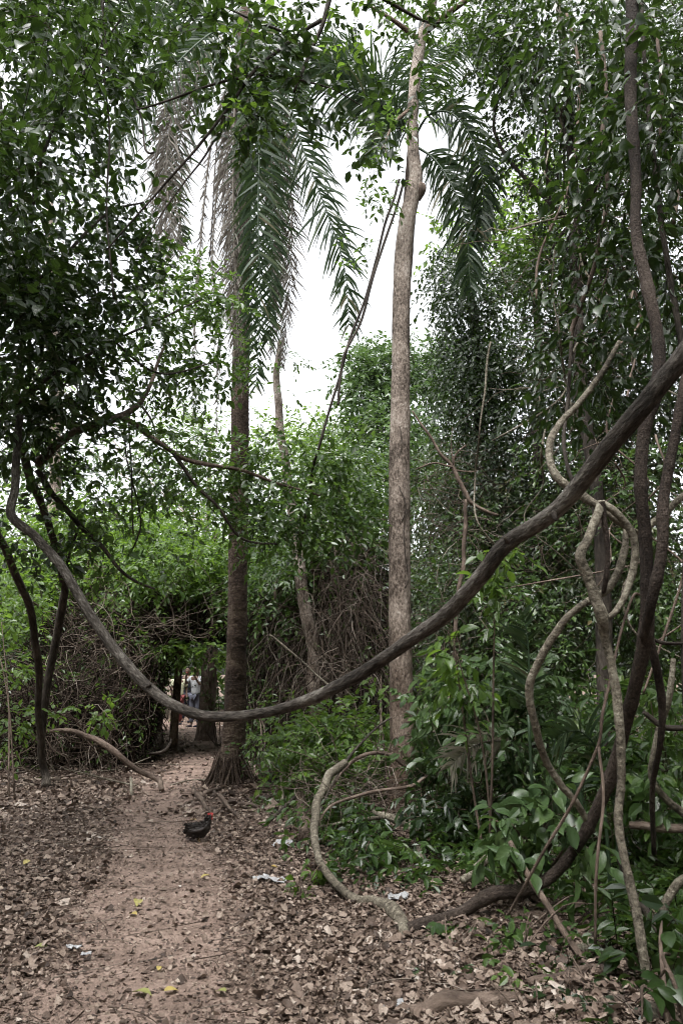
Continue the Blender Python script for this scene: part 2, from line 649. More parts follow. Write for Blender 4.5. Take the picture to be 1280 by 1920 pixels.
def soil_mat(name, c0, c1, c2, scale=3.0, bump=0.6):
    m, n, out = mat_new(name)
    geo = node(n, 'ShaderNodeNewGeometry')
    a = node(n, 'ShaderNodeTexNoise')
    a.inputs['Scale'].default_value = scale
    a.inputs['Detail'].default_value = 8
    a.inputs['Roughness'].default_value = 0.7
    n.links.new(geo.outputs['Position'], a.inputs['Vector'])
    f = node(n, 'ShaderNodeTexNoise')
    f.inputs['Scale'].default_value = 70
    f.inputs['Detail'].default_value = 5
    n.links.new(geo.outputs['Position'], f.inputs['Vector'])
    mx = node(n, 'ShaderNodeMath', operation='MULTIPLY_ADD')
    mx.inputs[1].default_value = 0.45
    sb = node(n, 'ShaderNodeMath', operation='SUBTRACT')
    sb.inputs[1].default_value = 0.22
    n.links.new(f.outputs['Fac'], mx.inputs[0])
    n.links.new(a.outputs['Fac'], mx.inputs[2])
    n.links.new(mx.outputs[0], sb.inputs[0])
    r = ramp(n, [(0.30, c0), (0.5, c1), (0.7, c2)])
    n.links.new(sb.outputs[0], r.inputs[0])
    bp = node(n, 'ShaderNodeBump')
    bp.inputs['Strength'].default_value = bump
    bp.inputs['Distance'].default_value = 0.02
    n.links.new(mx.outputs[0], bp.inputs['Height'])
    b = node(n, 'ShaderNodeBsdfPrincipled')
    b.inputs['Roughness'].default_value = 0.95
    b.inputs['Specular IOR Level'].default_value = 0.15
    n.links.new(r.outputs[0], b.inputs['Base Color'])
    n.links.new(bp.outputs[0], b.inputs['Normal'])
    n.links.new(b.outputs[0], out.inputs['Surface'])
    return m


M = {}
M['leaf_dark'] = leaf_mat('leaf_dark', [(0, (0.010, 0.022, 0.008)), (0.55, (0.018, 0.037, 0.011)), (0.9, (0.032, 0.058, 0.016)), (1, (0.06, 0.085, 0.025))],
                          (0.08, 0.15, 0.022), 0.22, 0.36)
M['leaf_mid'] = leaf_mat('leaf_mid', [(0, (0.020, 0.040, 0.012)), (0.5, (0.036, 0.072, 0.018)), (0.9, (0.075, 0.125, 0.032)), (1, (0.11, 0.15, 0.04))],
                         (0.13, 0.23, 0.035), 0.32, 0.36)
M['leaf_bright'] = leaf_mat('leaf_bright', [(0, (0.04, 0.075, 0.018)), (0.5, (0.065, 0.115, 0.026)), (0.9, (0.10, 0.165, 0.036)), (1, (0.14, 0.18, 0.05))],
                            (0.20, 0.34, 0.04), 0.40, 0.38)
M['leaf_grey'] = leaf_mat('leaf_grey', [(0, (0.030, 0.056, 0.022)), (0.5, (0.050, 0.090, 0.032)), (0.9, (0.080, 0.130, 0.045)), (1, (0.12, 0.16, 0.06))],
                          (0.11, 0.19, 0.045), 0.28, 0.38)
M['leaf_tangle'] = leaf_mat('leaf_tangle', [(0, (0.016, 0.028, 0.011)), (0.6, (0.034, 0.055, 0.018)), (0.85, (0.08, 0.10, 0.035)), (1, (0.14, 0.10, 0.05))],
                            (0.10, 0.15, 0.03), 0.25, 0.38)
M['palm_green'] = leaf_mat('palm_green', [(0, (0.018, 0.034, 0.018)), (0.6, (0.032, 0.056, 0.028)), (0.93, (0.06, 0.085, 0.04)), (1, (0.16, 0.14, 0.09))],
                           (0.08, 0.14, 0.04), 0.22, 0.52, 0.35)
M['palm_dead'] = var_mat('palm_dead', [(0, (0.11, 0.095, 0.080)), (0.6, (0.21, 0.188, 0.165)), (1, (0.34, 0.315, 0.285))], 0.8, 0.2, 0.2)
M['palm_pale'] = var_mat('palm_pale', [(0, (0.30, 0.27, 0.22)), (1, (0.52, 0.48, 0.40))], 0.7, 0.2, 0.15)
M['twig'] = var_mat('twig', [(0, (0.014, 0.010, 0.008)), (0.6, (0.026, 0.019, 0.015)), (1, (0.055, 0.043, 0.036))], 0.9, 0.05)
M['dry_twig'] = var_mat('dry_twig', [(0, (0.05, 0.036, 0.028)), (0.6, (0.11, 0.085, 0.068)), (1, (0.24, 0.205, 0.175))], 0.9, 0.1)
M['bark_grey'] = bark_mat('bark_grey', (0.05, 0.038, 0.030), (0.215, 0.175, 0.147), (0.39, 0.34, 0.30), 38, 0.55, 1.0, stain=(0.42, 0.30, 0.22))
M['bark_palm'] = bark_mat('bark_palm', (0.025, 0.018, 0.014), (0.065, 0.045, 0.035), (0.13, 0.10, 0.075), 26, 2.2, 1.0, 0.95, 0.1, 7.0)
M['bark_liana'] = bark_mat('bark_liana', (0.020, 0.017, 0.014), (0.070, 0.060, 0.052), (0.19, 0.175, 0.155), 50, 0.35, 1.0, 0.9)
M['bark_dark'] = bark_mat('bark_dark', (0.018, 0.014, 0.012), (0.042, 0.034, 0.028), (0.09, 0.075, 0.062), 30, 0.3, 0.6, 0.85)
M['bark_ring'] = bark_mat('bark_ring', (0.018, 0.013, 0.011), (0.044, 0.033, 0.027), (0.088, 0.068, 0.057), 60, 0.9, 0.8, 0.9, 0.06, 22.0)
M['bark_pale'] = bark_mat('bark_pale', (0.045, 0.038, 0.028), (0.15, 0.13, 0.10), (0.30, 0.275, 0.22), 30, 1.3, 0.9, 0.8, 0.05, 9.0)
M['bark_brown'] = bark_mat('bark_brown', (0.05, 0.036, 0.028), (0.12, 0.088, 0.070), (0.22, 0.17, 0.14), 20, 0.35, 0.7)
M['soil'] = soil_mat('soil', (0.055, 0.038, 0.030), (0.105, 0.075, 0.060), (0.18, 0.135, 0.11), 2.5, 0.8)
M['path_soil'] = soil_mat('path_soil', (0.085, 0.060, 0.049), (0.20, 0.145, 0.120), (0.32, 0.24, 0.203), 3.5, 1.0)
M['litter'] = var_mat('litter', [(0, (0.035, 0.024, 0.019)), (0.3, (0.11, 0.077, 0.060)), (0.55, (0.20, 0.149, 0.119)), (0.8, (0.32, 0.254, 0.210)), (0.93, (0.41, 0.35, 0.305)), (1, (0.54, 0.50, 0.46))],
                      0.65, 0.3, 0.12, 45.0)
M['yellow_leaf'] = var_mat('yellow_leaf', [(0, (0.40, 0.28, 0.08)), (0.5, (0.38, 0.33, 0.12)), (1, (0.20, 0.22, 0.07))], 0.5, 0.4, 0.15)
M['wax_paper'] = var_mat('wax_paper', [(0, (0.26, 0.26, 0.27)), (1, (0.42, 0.42, 0.43))], 0.45, 0.5, 0.1)

# ------------------------------------------------------------------ the setting
def warp(n, near, far):
    u = np.linspace(-1, 1, n)
    k = 5.5
    return np.sinh(u * k) / math.sinh(k) * (far - near) + u * near


gx, gy = warp(150, 9, 420), warp(170, 10, 420) + 7
XX, YY = np.meshgrid(gx, gy, indexing='ij')
ZZ = gz(XX, YY)
n0, n1 = XX.shape
idx = np.arange(n0 * n1).reshape(n0, n1)
quads = np.stack([idx[:-1, :-1], idx[1:, :-1], idx[1:, 1:], idx[:-1, 1:]], -1).reshape(-1, 4)
ground = Geo().add(np.stack([XX, YY, ZZ], -1).reshape(-1, 3), quads).build('ground', M['soil'])
tag(ground, 'brown forest floor under dead leaves', 'ground', kind='structure')

rng = np.random.default_rng(5)
ys = np.linspace(-3, PATHY[-1], 150)
us = np.linspace(-1, 1, 17)
cx, hw = np.interp(ys, PATHY, PATHX), np.interp(ys, PATHY, PATHW)
for _ in range(3):
    cx[1:-1] = (cx[:-2] + cx[1:-1] + cx[2:]) / 3
eL = 1 + 0.22 * np.sin(ys * 2.3) + 0.14 * np.sin(ys * 5.9 + 1) + 0.08 * rng.normal(size=150)
eR = 1 + 0.22 * np.sin(ys * 1.9 + 2) + 0.14 * np.sin(ys * 6.7) + 0.08 * rng.normal(size=150)
UU, Yp = np.meshgrid(us, ys, indexing='xy')
Xp = cx[:, None] + UU * hw[:, None] * np.where(UU < 0, eL[:, None], eR[:, None])
Zp = gz(Xp, Yp) + 0.012 - 0.03 * np.abs(UU) ** 6
idx = np.arange(150 * 17).reshape(150, 17)
quads = np.stack([idx[:-1, :-1], idx[:-1, 1:], idx[1:, 1:], idx[1:, :-1]], -1).reshape(-1, 4)
path = Geo().add(np.stack([Xp, Yp, Zp], -1).reshape(-1, 3), quads).build('path', M['path_soil'])
tag(path, 'bare reddish dirt footpath leading into the trees', 'path', kind='structure')


# ------------------------------------------------------------------ leaf litter
def litter_template(k, rows=3):
    r = np.random.default_rng(100 + k)
    if rows == 2:
        T_, q_, _ = leaf_template('hex')
        T_ = T_ - np.array([0, 0.5, 0])
        T_[:, 2] = r.uniform(-0.1, 0.7) * np.abs(T_[:, 0]) + r.uniform(-0.5, 0.6) * T_[:, 1] ** 2 + r.uniform(-0.4, 0.4) * T_[:, 0] * T_[:, 1]
        T_[:, 0] *= r.uniform(0.7, 1.1)
        T_[:, 2] -= T_[:, 2].min()
        return T_, q_
    if rows == 5:
        ys_, ws = [0, 0.2, 0.45, 0.75, 1.0], [0.05, 0.32, 0.42, 0.30, 0.02]
    else:
        ys_, ws = [0, 0.35, 0.7, 1.0], [0.10, 0.42, 0.34, 0.05]
    V, Q = [], []
    curl = r.uniform(0.05, 0.85)
    bend = r.uniform(-0.6, 0.8)
    tw = r.uniform(-0.6, 0.6)
    wave = r.uniform(-0.12, 0.12)
    for i, (y, w_) in enumerate(zip(ys_, ws)):
        z = bend * (y - 0.5) ** 2 * 1.6 + wave * math.sin(y * 9)
        for sgn in (-1, 0, 1):
            ww = w_ * r.uniform(0.85, 1.12)
            V.append([sgn * ww, y - 0.5 + 0.10 * wave * sgn * 8, z + curl * abs(sgn) * ww * r.uniform(0.5, 1.2) + tw * sgn * ww * (y - 0.5) * 2])
    for a in range(len(ys_) - 1):
        for b in range(2):
            Q.append([a * 3 + b, a * 3 + b + 1, a * 3 + b + 4, a * 3 + b + 3])
    V = np.array(V)
    V[:, 2] -= V[:, 2].min()
    return V, np.array(Q)


def scatter_litter(n, ymin, ymax, xspan, size, rng, pathdens, lift=0.012):
    y = ymin + (ymax - ymin) * rng.uniform(0, 1, n) ** 1.25
    x = rng.uniform(-1, 1, n) * xspan(y)
    d, hw_ = path_dist(x, y)
    q = d / np.maximum(hw_, 0.1) + 0.35 * nz(x * 2.3, y * 2.3)
    keep = rng.uniform(0, 1, n) < np.clip(pathdens + (q - 0.30) * 0.75, pathdens, 1)
    x, y, q = x[keep], y[keep], q[keep]
    sz = rng.lognormal(math.log(size), 0.38, len(x)) * np.where(q < 0.7, 0.75, 1.0)
    z = gz(x, y) + lift * rng.uniform(0.3, 2.2, len(x)) + 0.004
    return np.stack([x, y, z], -1), sz


def place_litter(geo, pos, sz, rng, flat=0.42, rows=3):
    n = len(pos)
    a = rng.uniform(0, 6.283, n)
    up = unit(np.stack([rng.normal(size=n) * flat, rng.normal(size=n) * flat, np.ones(n)], -1))
    D = np.stack([np.cos(a), np.sin(a), np.zeros(n)], -1)
    X = unit(np.cross(D, up))
    Yv = np.cross(up, X)
    var = np.clip(rng.beta(1.5, 1.7, n) * 0.93 + 0.14 * nz(pos[:, 0] * 1.7 + 3, pos[:, 1] * 1.7), 0, 0.999)
    asp = rng.uniform(0.75, 1.25, n)
    k = rng.integers(0, 8, n)
    flip = np.where(rng.uniform(0, 1, n) < 0.5, -1.0, 1.0)
    for t in range(8):
        m = k == t
        if not m.any():
            continue
        T, q = litter_template(t, rows)
        Tz = T[:, 2] - T[:, 2].mean()
        V = pos[m][:, None] + X[m][:, None] * (T[:, 0] * (sz * asp)[m][:, None])[..., None] + Yv[m][:, None] * (T[:, 1] * sz[m][:, None])[..., None] \
            + up[m][:, None] * ((Tz * flip[m][:, None] + 0.12) * sz[m][:, None])[..., None]
        nn = m.sum()
        geo.add(V.reshape(-1, 3), (q[None] + (np.arange(nn) * len(T))[:, None, None]).reshape(-1, 4), None, np.repeat(var[m], len(T)))


rng = np.random.default_rng(11)
span = lambda y: 0.62 * y + 0.6
p_a, s_a = scatter_litter(66000, 3.3, 11.5, span, 0.033, rng, 0.2)
s_a = np.minimum(s_a, 0.085)
p_b, s_b = scatter_litter(52000, 3.3, 9.0, span, 0.023, rng, 0.8, 0.006)
p_c, s_c = scatter_litter(32000, 9.0, 30.0, lambda y: 0.45 * y + 1.0, 0.058, rng, 0.5)
order = np.argsort(np.hypot(p_a[:, 0], p_a[:, 1]) - s_a * 4)
vis = np.abs(p_a[:, 0]) < p_a[:, 1] * 0.44
big = [i for i in order if vis[i] and p_a[i, 1] > 3.7][:300]
rest = np.ones(len(p_a), bool)
rest[big] = False
g = Geo()
nr_ = p_a[:, 1] < 5.2
place_litter(g, p_a[rest & nr_], s_a[rest & nr_], rng, rows=5)
place_litter(g, p_a[rest & ~nr_], s_a[rest & ~nr_], rng, rows=2)
place_litter(g, p_b, s_b, rng, 0.4, rows=2)
place_litter(g, p_c, s_c, rng, 0.35, rows=2)
o = g.build('leaf_litter', M['litter'])
tag(o, 'dry brown leaf litter strewn over the forest floor', 'leaf litter', kind='stuff')
LM = []
for t in range(8):
    T, q = litter_template(t, 5)
    for b in range(4):
        LM.append(make_mesh('fallen_leaf', T - np.array([0, 0, 0.0]), q, None, M['litter'], np.full(len(T), 0.22 + 0.2 * b), T))
for i in big:
    o = bpy.data.objects.new('fallen_leaf', LM[rng.integers(0, len(LM))])
    o.location = p_a[i] + np.array([0, 0, 0.006])
    o.rotation_euler = (rng.normal() * 0.3, rng.normal() * 0.3, rng.uniform(0, 6.28))
    s_ = float(s_a[i])
    o.scale = (s_ * rng.uniform(0.8, 1.2), s_, s_)
    link(o, ground)

# fine twigs in the litter
g = Geo()
n = 2600
y = 3.5 + 10 * rng.uniform(0, 1, n) ** 1.2
x = rng.uniform(-1, 1, n) * span(y)
d, h_ = path_dist(x, y)
k = (d > h_ * 0.7) | (rng.uniform(0, 1, n) < 0.3)
x, y = x[k], y[k]
a = rng.uniform(0, 6.28, len(x))
X, R = squiggles(rng, np.stack([x, y, gz(x, y) + 0.02], -1), np.stack([np.cos(a), np.sin(a), np.zeros(len(x))], -1), 4, rng.uniform(0.02, 0.11, len(x)), 0.22, 0.0, 0.0015, 0.005)
X[..., 2] = gz(X[..., 0], X[..., 1]) + 0.012 + rng.uniform(0, 0.03, (len(x), 1))
thin_tubes(g, X, R)
tag(g.build('twig_litter', M['dry_twig']), 'small dry twigs scattered through the leaf litter', 'twigs', kind='stuff')

# ------------------------------------------------------------------ foliage machinery
def in_view(p, pad=20):
    d = p - EYE
    z = d @ FWD
    u = 640 + F * (d @ RGT) / np.maximum(z, 0.1)
    v = 960 - F * (d @ UPV) / np.maximum(z, 0.1)
    return (z > 0.3) & (u > -pad) & (u < 1280 + pad) & (v > -pad) & (v < 1920 + pad), z, u, v


def foliage(parent, mat, blobs, leaf=0.09, lw=0.5, K=7, twig=0.28, rc=0.28, per=6, kind='kite', nparts=0, name='crown', seed=0,
            droop=0.25, tdroop=0.25, down=0.2, surf=2.4, zf=0.6, up=1.0, flat=0.45, twigs=True, leafname='leaf', keep=None, twr=0.0022, limit=None, face=(0, -0.3, 0)):
    rng = np.random.default_rng(seed + 1000)
    Ls, tws, ccs = [], [], []
    for b in blobs:
        c, r = blob(*b[:6])
        O, D, cc = clumps(rng, c, r, b[6], rc, per, surf, down, zf)
        if keep is not None:
            k = keep(O)
            O, D = O[k], D[k]
        if not len(O):
            continue
        O[:, 2] = np.maximum(O[:, 2], gz(O[:, 0], O[:, 1]) + 0.03)
        L, tw = sprays(rng, O, D, K, twig * rng.uniform(0.6, 1.3, len(O)), leaf, lw, tdroop, droop, up, flat, face)
        Ls.append(L)
        tws.append(tw)
        ccs.append(cc)
    L = cat(Ls)
    if limit is not None:
        L = sub(L, limit(L[0]))
    L[0][:, 2] = np.maximum(L[0][:, 2], gz(L[0][:, 0], L[0][:, 1]) + 0.03)
    ok = L[0][:, 2] > -0.1
    L = sub(L, ok)
    if nparts:
        v, z, u, vv = in_view(L[0])
        score = np.where(v, L[3] / z, 0) * rng.uniform(0.8, 1.2, len(z))
        i = np.argsort(-score)[:nparts]
        m = np.zeros(len(z), bool)
        m[i] = True
        leaf_objects(parent, sub(L, m), mat, leafname)
        L = sub(L, ~m)
    if len(L[0]):
        g = Geo()
        add_leaves(g, L, kind)
        o = g.build(name, mat, parent, smooth=False)
        o['kind'] = 'stuff'
    if twigs:
        tw = np.concatenate(tws)[::2]
        g = Geo()
        thin_tubes(g, tw, np.full(tw.shape[:2], twr) * np.array([1.4, 1, 0.5]))
        o2 = g.build('twigs', M['twig'], parent)
        o2['kind'] = 'stuff'
    return np.concatenate(ccs)


def stem(name, parent, pts, mat, sides=10, seed=0, label=None, **kw):
    """pts: (px, py, Y, width_px). A child mesh (or a top-level one)"""
    X = [P(a, b, c) for a, b, c, w_ in pts]
    R = [0.5 * w_ * mpp(a, b, c) for a, b, c, w_ in pts]
    for i_, (a, b, c, w_) in enumerate(pts):
        if b > 1340 and b < 1960 and X[i_][2] < float(gz(X[i_][0], X[i_][1])) + 0.8 * R[i_]:
            X[i_] = G(a, b) + np.array([0, 0, 0.6 * R[i_]])
    g = Geo()
    tube(g, X, R, sides=sides, seed=seed, **kw)
    return g.build(name, M[mat], parent, loc=X[0] if parent is None else None)


def on_ground(px, py, Y=None):
    """pixel + depth whose point lies on the ground below P(px,py,Y)"""
    p = G(px, py)
    return p


clear = lambda p: ~((path_dist(p[:, 0], p[:, 1])[0] < 0.75) & (p[:, 2] < 2.15))
# the open view down the path, worn clear by walkers, and the sky hole over it

# ------------------------------------------------------------------ palm
def frond(parent, pts, mat, leaflen=0.75, n=62, seed=0, name='frond', droop=0.5, spread=0.9, width=0.030, dead=False, r0=0.022, start=0.12, fold=0.0):
    """rachis (part) carrying its leaflets (sub-part)"""
    rng = np.random.default_rng(seed + 50)
    A = np.array([P(*p) for p in pts])
    X = spline(A, 14)
    s = np.concatenate([[0], np.cumsum(np.linalg.norm(np.diff(X, axis=0), axis=1))])
    t = s / s[-1]
    g = Geo()
    rad = r0 * (1 - 0.85 * np.linspace(0, 1, len(A)))
    tube(g, A, rad, sides=6, n_per=14, rough=0.05, seed=seed)
    rach = g.build(name, mat_r(mat), parent)
    tt = np.repeat(np.linspace(start, 0.995, n), 2) + rng.normal(size=2 * n) * 0.003
    tt = np.clip(tt, 0, 1)
    sg = np.tile([1.0, -1.0], n)
    pos = np.stack([np.interp(tt, t, X[:, k]) for k in range(3)], -1)
    tan = unit(np.stack([np.interp(tt, t, np.gradient(X[:, k])) for k in range(3)], -1))
    # side direction: horizontal and across the view where the rachis hangs straight down
    ref = np.array([0.15, 1.0, 0.35])
    side = unit(np.cross(tan, ref))
    side = side * sg[:, None] + rng.normal(size=side.shape) * 0.22
    keep_ = rng.uniform(0, 1, 2 * n) > 0.08
    ln = leaflen * np.where(keep_, 1.0, 0.25) * np.clip(np.sin(np.pi * (0.12 + 0.80 * tt)) ** 0.7, 0.15, 1) * rng.uniform(0.65, 1.15, 2 * n)
    d0 = unit(side * spread + tan * (0.45 + 0.5 * tt[:, None]) + np.array([0, 0, fold]))
    M_ = 5
    pts_ = [pos]
    d = d0.copy()
    dr = droop * rng.uniform(0.45, 1.8, 2 * n)
    for k in range(M_):
        d = unit(d + np.array([0, 0, -1.0]) * (dr / M_ * (0.6 + k * 0.35))[:, None] + (rng.normal(size=d.shape) * (0.16 if dead else 0.03)))
        pts_.append(pts_[-1] + d * (ln / M_)[:, None])
    Q = np.stack(pts_, 1)
    prof = np.array([0.5, 1.0, 0.95, 0.75, 0.45, 0.03])
    T = unit(np.gradient(Q, axis=1))
    wdir = unit(np.cross(T, unit(np.cross(T, side[:, None] * 0.3 + np.array([0.0, -0.6, 0.8]) + rng.normal(size=(2 * n, 1, 3)) * 0.35))))
    wd = width * rng.uniform(0.75, 1.2, 2 * n) * (0.7 if dead else 1.0)
    Lf = Q - wdir * (prof[None, :, None] * wd[:, None, None] * 0.5)
    Rt = Q + wdir * (prof[None, :, None] * wd[:, None, None] * 0.5)
    V = np.stack([Lf, Rt], 2).reshape(-1, 3)
    base = (np.arange(2 * n) * (M_ + 1) * 2)[:, None] + (np.arange(M_) * 2)[None]
    q = np.stack([base, base + 1, base + 3, base + 2], -1).reshape(-1, 4)
    var = np.repeat(np.clip(rng.uniform(0, 1, 2 * n), 0, 0.999), (M_ + 1) * 2)
    g = Geo()
    g.add(V, q, None, var)
    o = g.build('leaflets', M[mat], rach)
    o['kind'] = 'stuff'
    return rach


def mat_r(m):
    return M['palm_dead'] if m != 'palm_green' else M['palm_green']


# -- the tall palm beside the path
pb = G(432, 1484)
PY = pb[1]
palm = thing('palm_tree', 'tall dark palm with shaggy skirt of dead fronds, growing beside the footpath', 'palm tree', pb)
pts = [(432, 1492, PY, 66), (433, 1465, PY, 55), (436, 1430, PY, 48), (439, 1380, PY, 44), (443, 1250, PY, 39), (446, 1100, PY, 36), (448, 950, PY, 35), (450, 800, PY, 33), (452, 650, PY, 32),
       (453, 450, PY, 31), (455, 250, PY, 30), (458, 90, PY, 32), (460, 20, PY, 22)]
X = [P(a, b, c) for a, b, c, _ in pts]
R = [0.5 * w_ * mpp(a, b, c) for a, b, c, w_ in pts]
g = Geo()
tube(g, X, R, sides=28, n_per=40, rough=0.035, seed=3, ringamp=0.14, ringstep=0.085)
g.build('trunk', M['bark_palm'], palm)
rng = np.random.default_rng(21)
# root skirt: many thin roots running down the flare, one bunch
g = Geo()
for i in range(90):
    a = rng.uniform(0, 6.283)
    r0_, r1_ = 0.19, rng.uniform(0.27, 0.45)
    p0 = pb + np.array([math.cos(a) * r0_, math.sin(a) * r0_, rng.uniform(0.18, 0.42)])
    a2 = a + rng.normal() * 0.25
    e = pb[:2] + np.array([math.cos(a2), math.sin(a2)]) * r1_
    p2 = np.array([e[0], e[1], float(gz(*e)) - 0.01])
    p1 = (p0 * 0.55 + p2 * 0.45) + np.array([0, 0, -0.04])
    tube(g, [p0, p1, p2], [0.008, 0.011, 0.008], sides=5, n_per=4, seed=i)
o = g.build('root_mat', M['bark_palm'], palm)
o['kind'] = 'stuff'
# leaf-base stubs up the old trunk under the crown
for i in range(16):
    z = rng.uniform(0, 1)
    py_ = 60 + 130 * z
    c = P(457, py_, PY)
    a = i * 2.4
    dirv = np.array([math.cos(a), math.sin(a), 0.9])
    g = Geo()
    tube(g, [c, c + dirv * 0.16, c + dirv * 0.30], [0.06, 0.045, 0.02], sides=6, n_per=3, seed=i)
    g.build('leaf_base', M['palm_dead'], palm)
Yp = PY
green = [
    ([(462, 40, Yp), (484, 70, Yp - 0.5), (487, 230, Yp - .8), (484, 400, Yp - .85), (488, 570, Yp - .8), (480, 730, Yp - .7)], 0.62, 74, 0.35, 0.9),
    ([(466, 40, Yp), (520, 120, Yp - .3), (565, 270, Yp - .5), (610, 390, Yp - .6), (645, 500, Yp - .6), (655, 610, Yp - .6)], 0.72, 74, 0.75, 0.85),
    ([(455, 40, Yp), (390, 70, Yp - .3), (300, 70, Yp - .5), (200, 110, Yp - .6), (110, 190, Yp - .6), (60, 290, Yp - .5)], 0.85, 70, 0.95, 0.8),
    ([(455, 30, Yp), (380, 20, Yp + .3), (260, 0, Yp + .8), (140, 20, Yp + 1.2), (40, 90, Yp + 1.3)], 0.85, 66, 1.0, 0.8),
    ([(452, 50, Yp), (400, 120, Yp + .4), (350, 220, Yp + .6), (330, 330, Yp + .6), (345, 460, Yp + .5)], 0.55, 66, 0.7, 0.8),
    ([(464, 30, Yp), (520, 60, Yp + .6), (555, 130, Yp + .9), (572, 215, Yp + 1.0)], 0.45, 46, 0.5, 0.6),
    ([(462, 30, Yp), (470, -30, Yp + .8), (430, -60, Yp + 1.8), (380, 0, Yp + 2.6), (350, 130, Yp + 2.9)], 0.7, 60, 0.8, 0.8),
    ([(455, 36, Yp), (400, 60, Yp - .6), (340, 110, Yp - 1.0), (270, 190, Yp - 1.1), (215, 300, Yp - 1.1)], 0.85, 70, 1.0, 0.8),
    ([(455, 30, Yp), (360, 30, Yp - .3), (240, 50, Yp - .2), (120, 120, Yp + .1), (20, 240, Yp + .2)], 0.9, 70, 1.0, 0.8),
    ([(466, 50, Yp), (498, 120, Yp - .3), (508, 280, Yp - .5), (512, 430, Yp - .5), (505, 640, Yp - .5)], 0.6, 70, 0.5, 0.8),
    ([(462, 50, Yp), (470, 140, Yp - .6), (472, 330, Yp - .7), (470, 480, Yp - .7), (474, 660, Yp - .6)], 0.5, 70, 0.6, 0.7),
    ([(468, 50, Yp), (505, 150, Yp + .3), (520, 300, Yp + .4), (522, 450, Yp + .4), (515, 580, Yp + .4)], 0.5, 66, 0.5, 0.8),
]
for i, (p_, ll, n_, dr, sp) in enumerate(green):
    frond(palm, p_, 'palm_green', ll * 1.1, int(n_ * 1.6), i, droop=dr * 1.15, spread=sp, width=0.036)
deadf = [
    ([(452, 90, Yp - .2), (440, 200, Yp - .5), (437, 380, Yp - .55), (442, 560, Yp - .5), (450, 720, Yp - .4)], 0.6, 110, 1.0, 0.6),
    ([(456, 120, Yp - .25), (456, 230, Yp - .45), (453, 400, Yp - .5), (455, 560, Yp - .45), (452, 690, Yp - .4)], 0.55, 110, 1.0, 0.6),
    ([(446, 120, Yp), (428, 260, Yp - .1), (430, 420, Yp - .15), (436, 560, Yp - .15), (440, 640, Yp - .15)], 0.55, 100, 1.0, 0.6),
    ([(470, 90, Yp), (525, 170, Yp), (544, 330, Yp), (546, 480, Yp), (528, 690, Yp)], 0.5, 100, 1.0, 0.5),
    ([(470, 90, Yp), (500, 170, Yp + .2), (508, 360, Yp + .2), (520, 520, Yp + .2), (512, 660, Yp + .2)], 0.5, 90, 1.0, 0.6),
    ([(448, 60, Yp), (370, 110, Yp + .2), (325, 210, Yp + .25), (312, 340, Yp + .25), (328, 480, Yp + .25)], 0.85, 100, 0.8, 0.8),
    ([(448, 60, Yp), (360, 130, Yp + .4), (310, 260, Yp + .5), (305, 400, Yp + .5), (300, 560, Yp + .5)], 0.6, 90, 1.0, 0.6),
    ([(452, 90, Yp), (400, 250, Yp + .2), (375, 470, Yp + .2), (365, 640, Yp + .2), (362, 800, Yp + .2)], 0.22, 70, 1.2, 0.4),
    ([(452, 110, Yp), (415, 300, Yp + .1), (398, 480, Yp + .1), (410, 600, Yp + .1), (406, 820, Yp + .1)], 0.22, 70, 1.2, 0.4),
]
for i, (p_, ll, n_, dr, sp) in enumerate(deadf):
    o = frond(palm, p_, 'palm_dead', ll, int(n_ * 1.7), 40 + i, droop=dr, spread=sp, width=0.028, dead=True, name='dead_frond')
    o['label'] = 'dry greyish brown hanging frond'

# -- the second palm, its trunk behind the straight grey tree
gb = G(752, 1520)
GY = gb[1]
b2 = P(757, 1440, GY + 1.6)
b2[2] = float(gz(b2[0], b2[1]))
palm2 = thing('palm_tree', 'slender green palm whose fronds arch out behind the straight grey trunk', 'palm tree', b2)
Y2 = GY + 1.6
g = Geo()
tube(g, [b2, P(752, 1100, Y2), P(753, 800, Y2), P(757, 560, Y2), P(772, 320, Y2), P(776, 235, Y2)], [0.14, 0.11, 0.1, 0.1, 0.1, 0.07], sides=14, n_per=20, rough=0.04, seed=8, ringamp=0.1, ringstep=0.09)
g.build('trunk', M['bark_palm'], palm2)
Y3 = Y2 - 0.3
for i, (p_, ll, n_, dr, sp) in enumerate([
    ([(774, 262, Y2), (805, 215, Y3), (850, 215, Y3 - .3), (890, 275, Y3 - .5), (905, 350, Y3 - .6), (900, 440, Y3 - .6)], 0.66, 70, 0.95, 0.75),
    ([(776, 272, Y2), (815, 300, Y3), (850, 355, Y3 - .3), (872, 420, Y3 - .5), (882, 545, Y3 - .6)], 0.66, 76, 0.8, 0.8),
    ([(772, 258, Y2), (735, 215, Y3), (690, 180, Y3 - .1), (640, 155, Y3 - .2), (585, 118, Y3 - .2)], 0.95, 66, 1.1, 0.7),
    ([(772, 252, Y2), (720, 150, Y3 + .3), (670, 115, Y3 + .3), (600, 100, Y3 + .4)], 0.85, 56, 1.1, 0.7),
    ([(776, 245, Y2), (800, 130, Y3 + 1), (850, 80, Y3 + 1.6), (930, 100, Y3 + 2.0), (980, 190, Y3 + 2.2)], 0.8, 60, 0.9, 0.8),
    ([(772, 255, Y2), (745, 240, Y3), (715, 260, Y3 - .2), (695, 300, Y3 - .3)], 0.5, 40, 0.7, 0.7)]):
    frond(palm2, p_, 'palm_green', ll * 1.1, int(n_ * 1.4), 80 + i, droop=dr * 1.1, spread=sp, width=0.038)

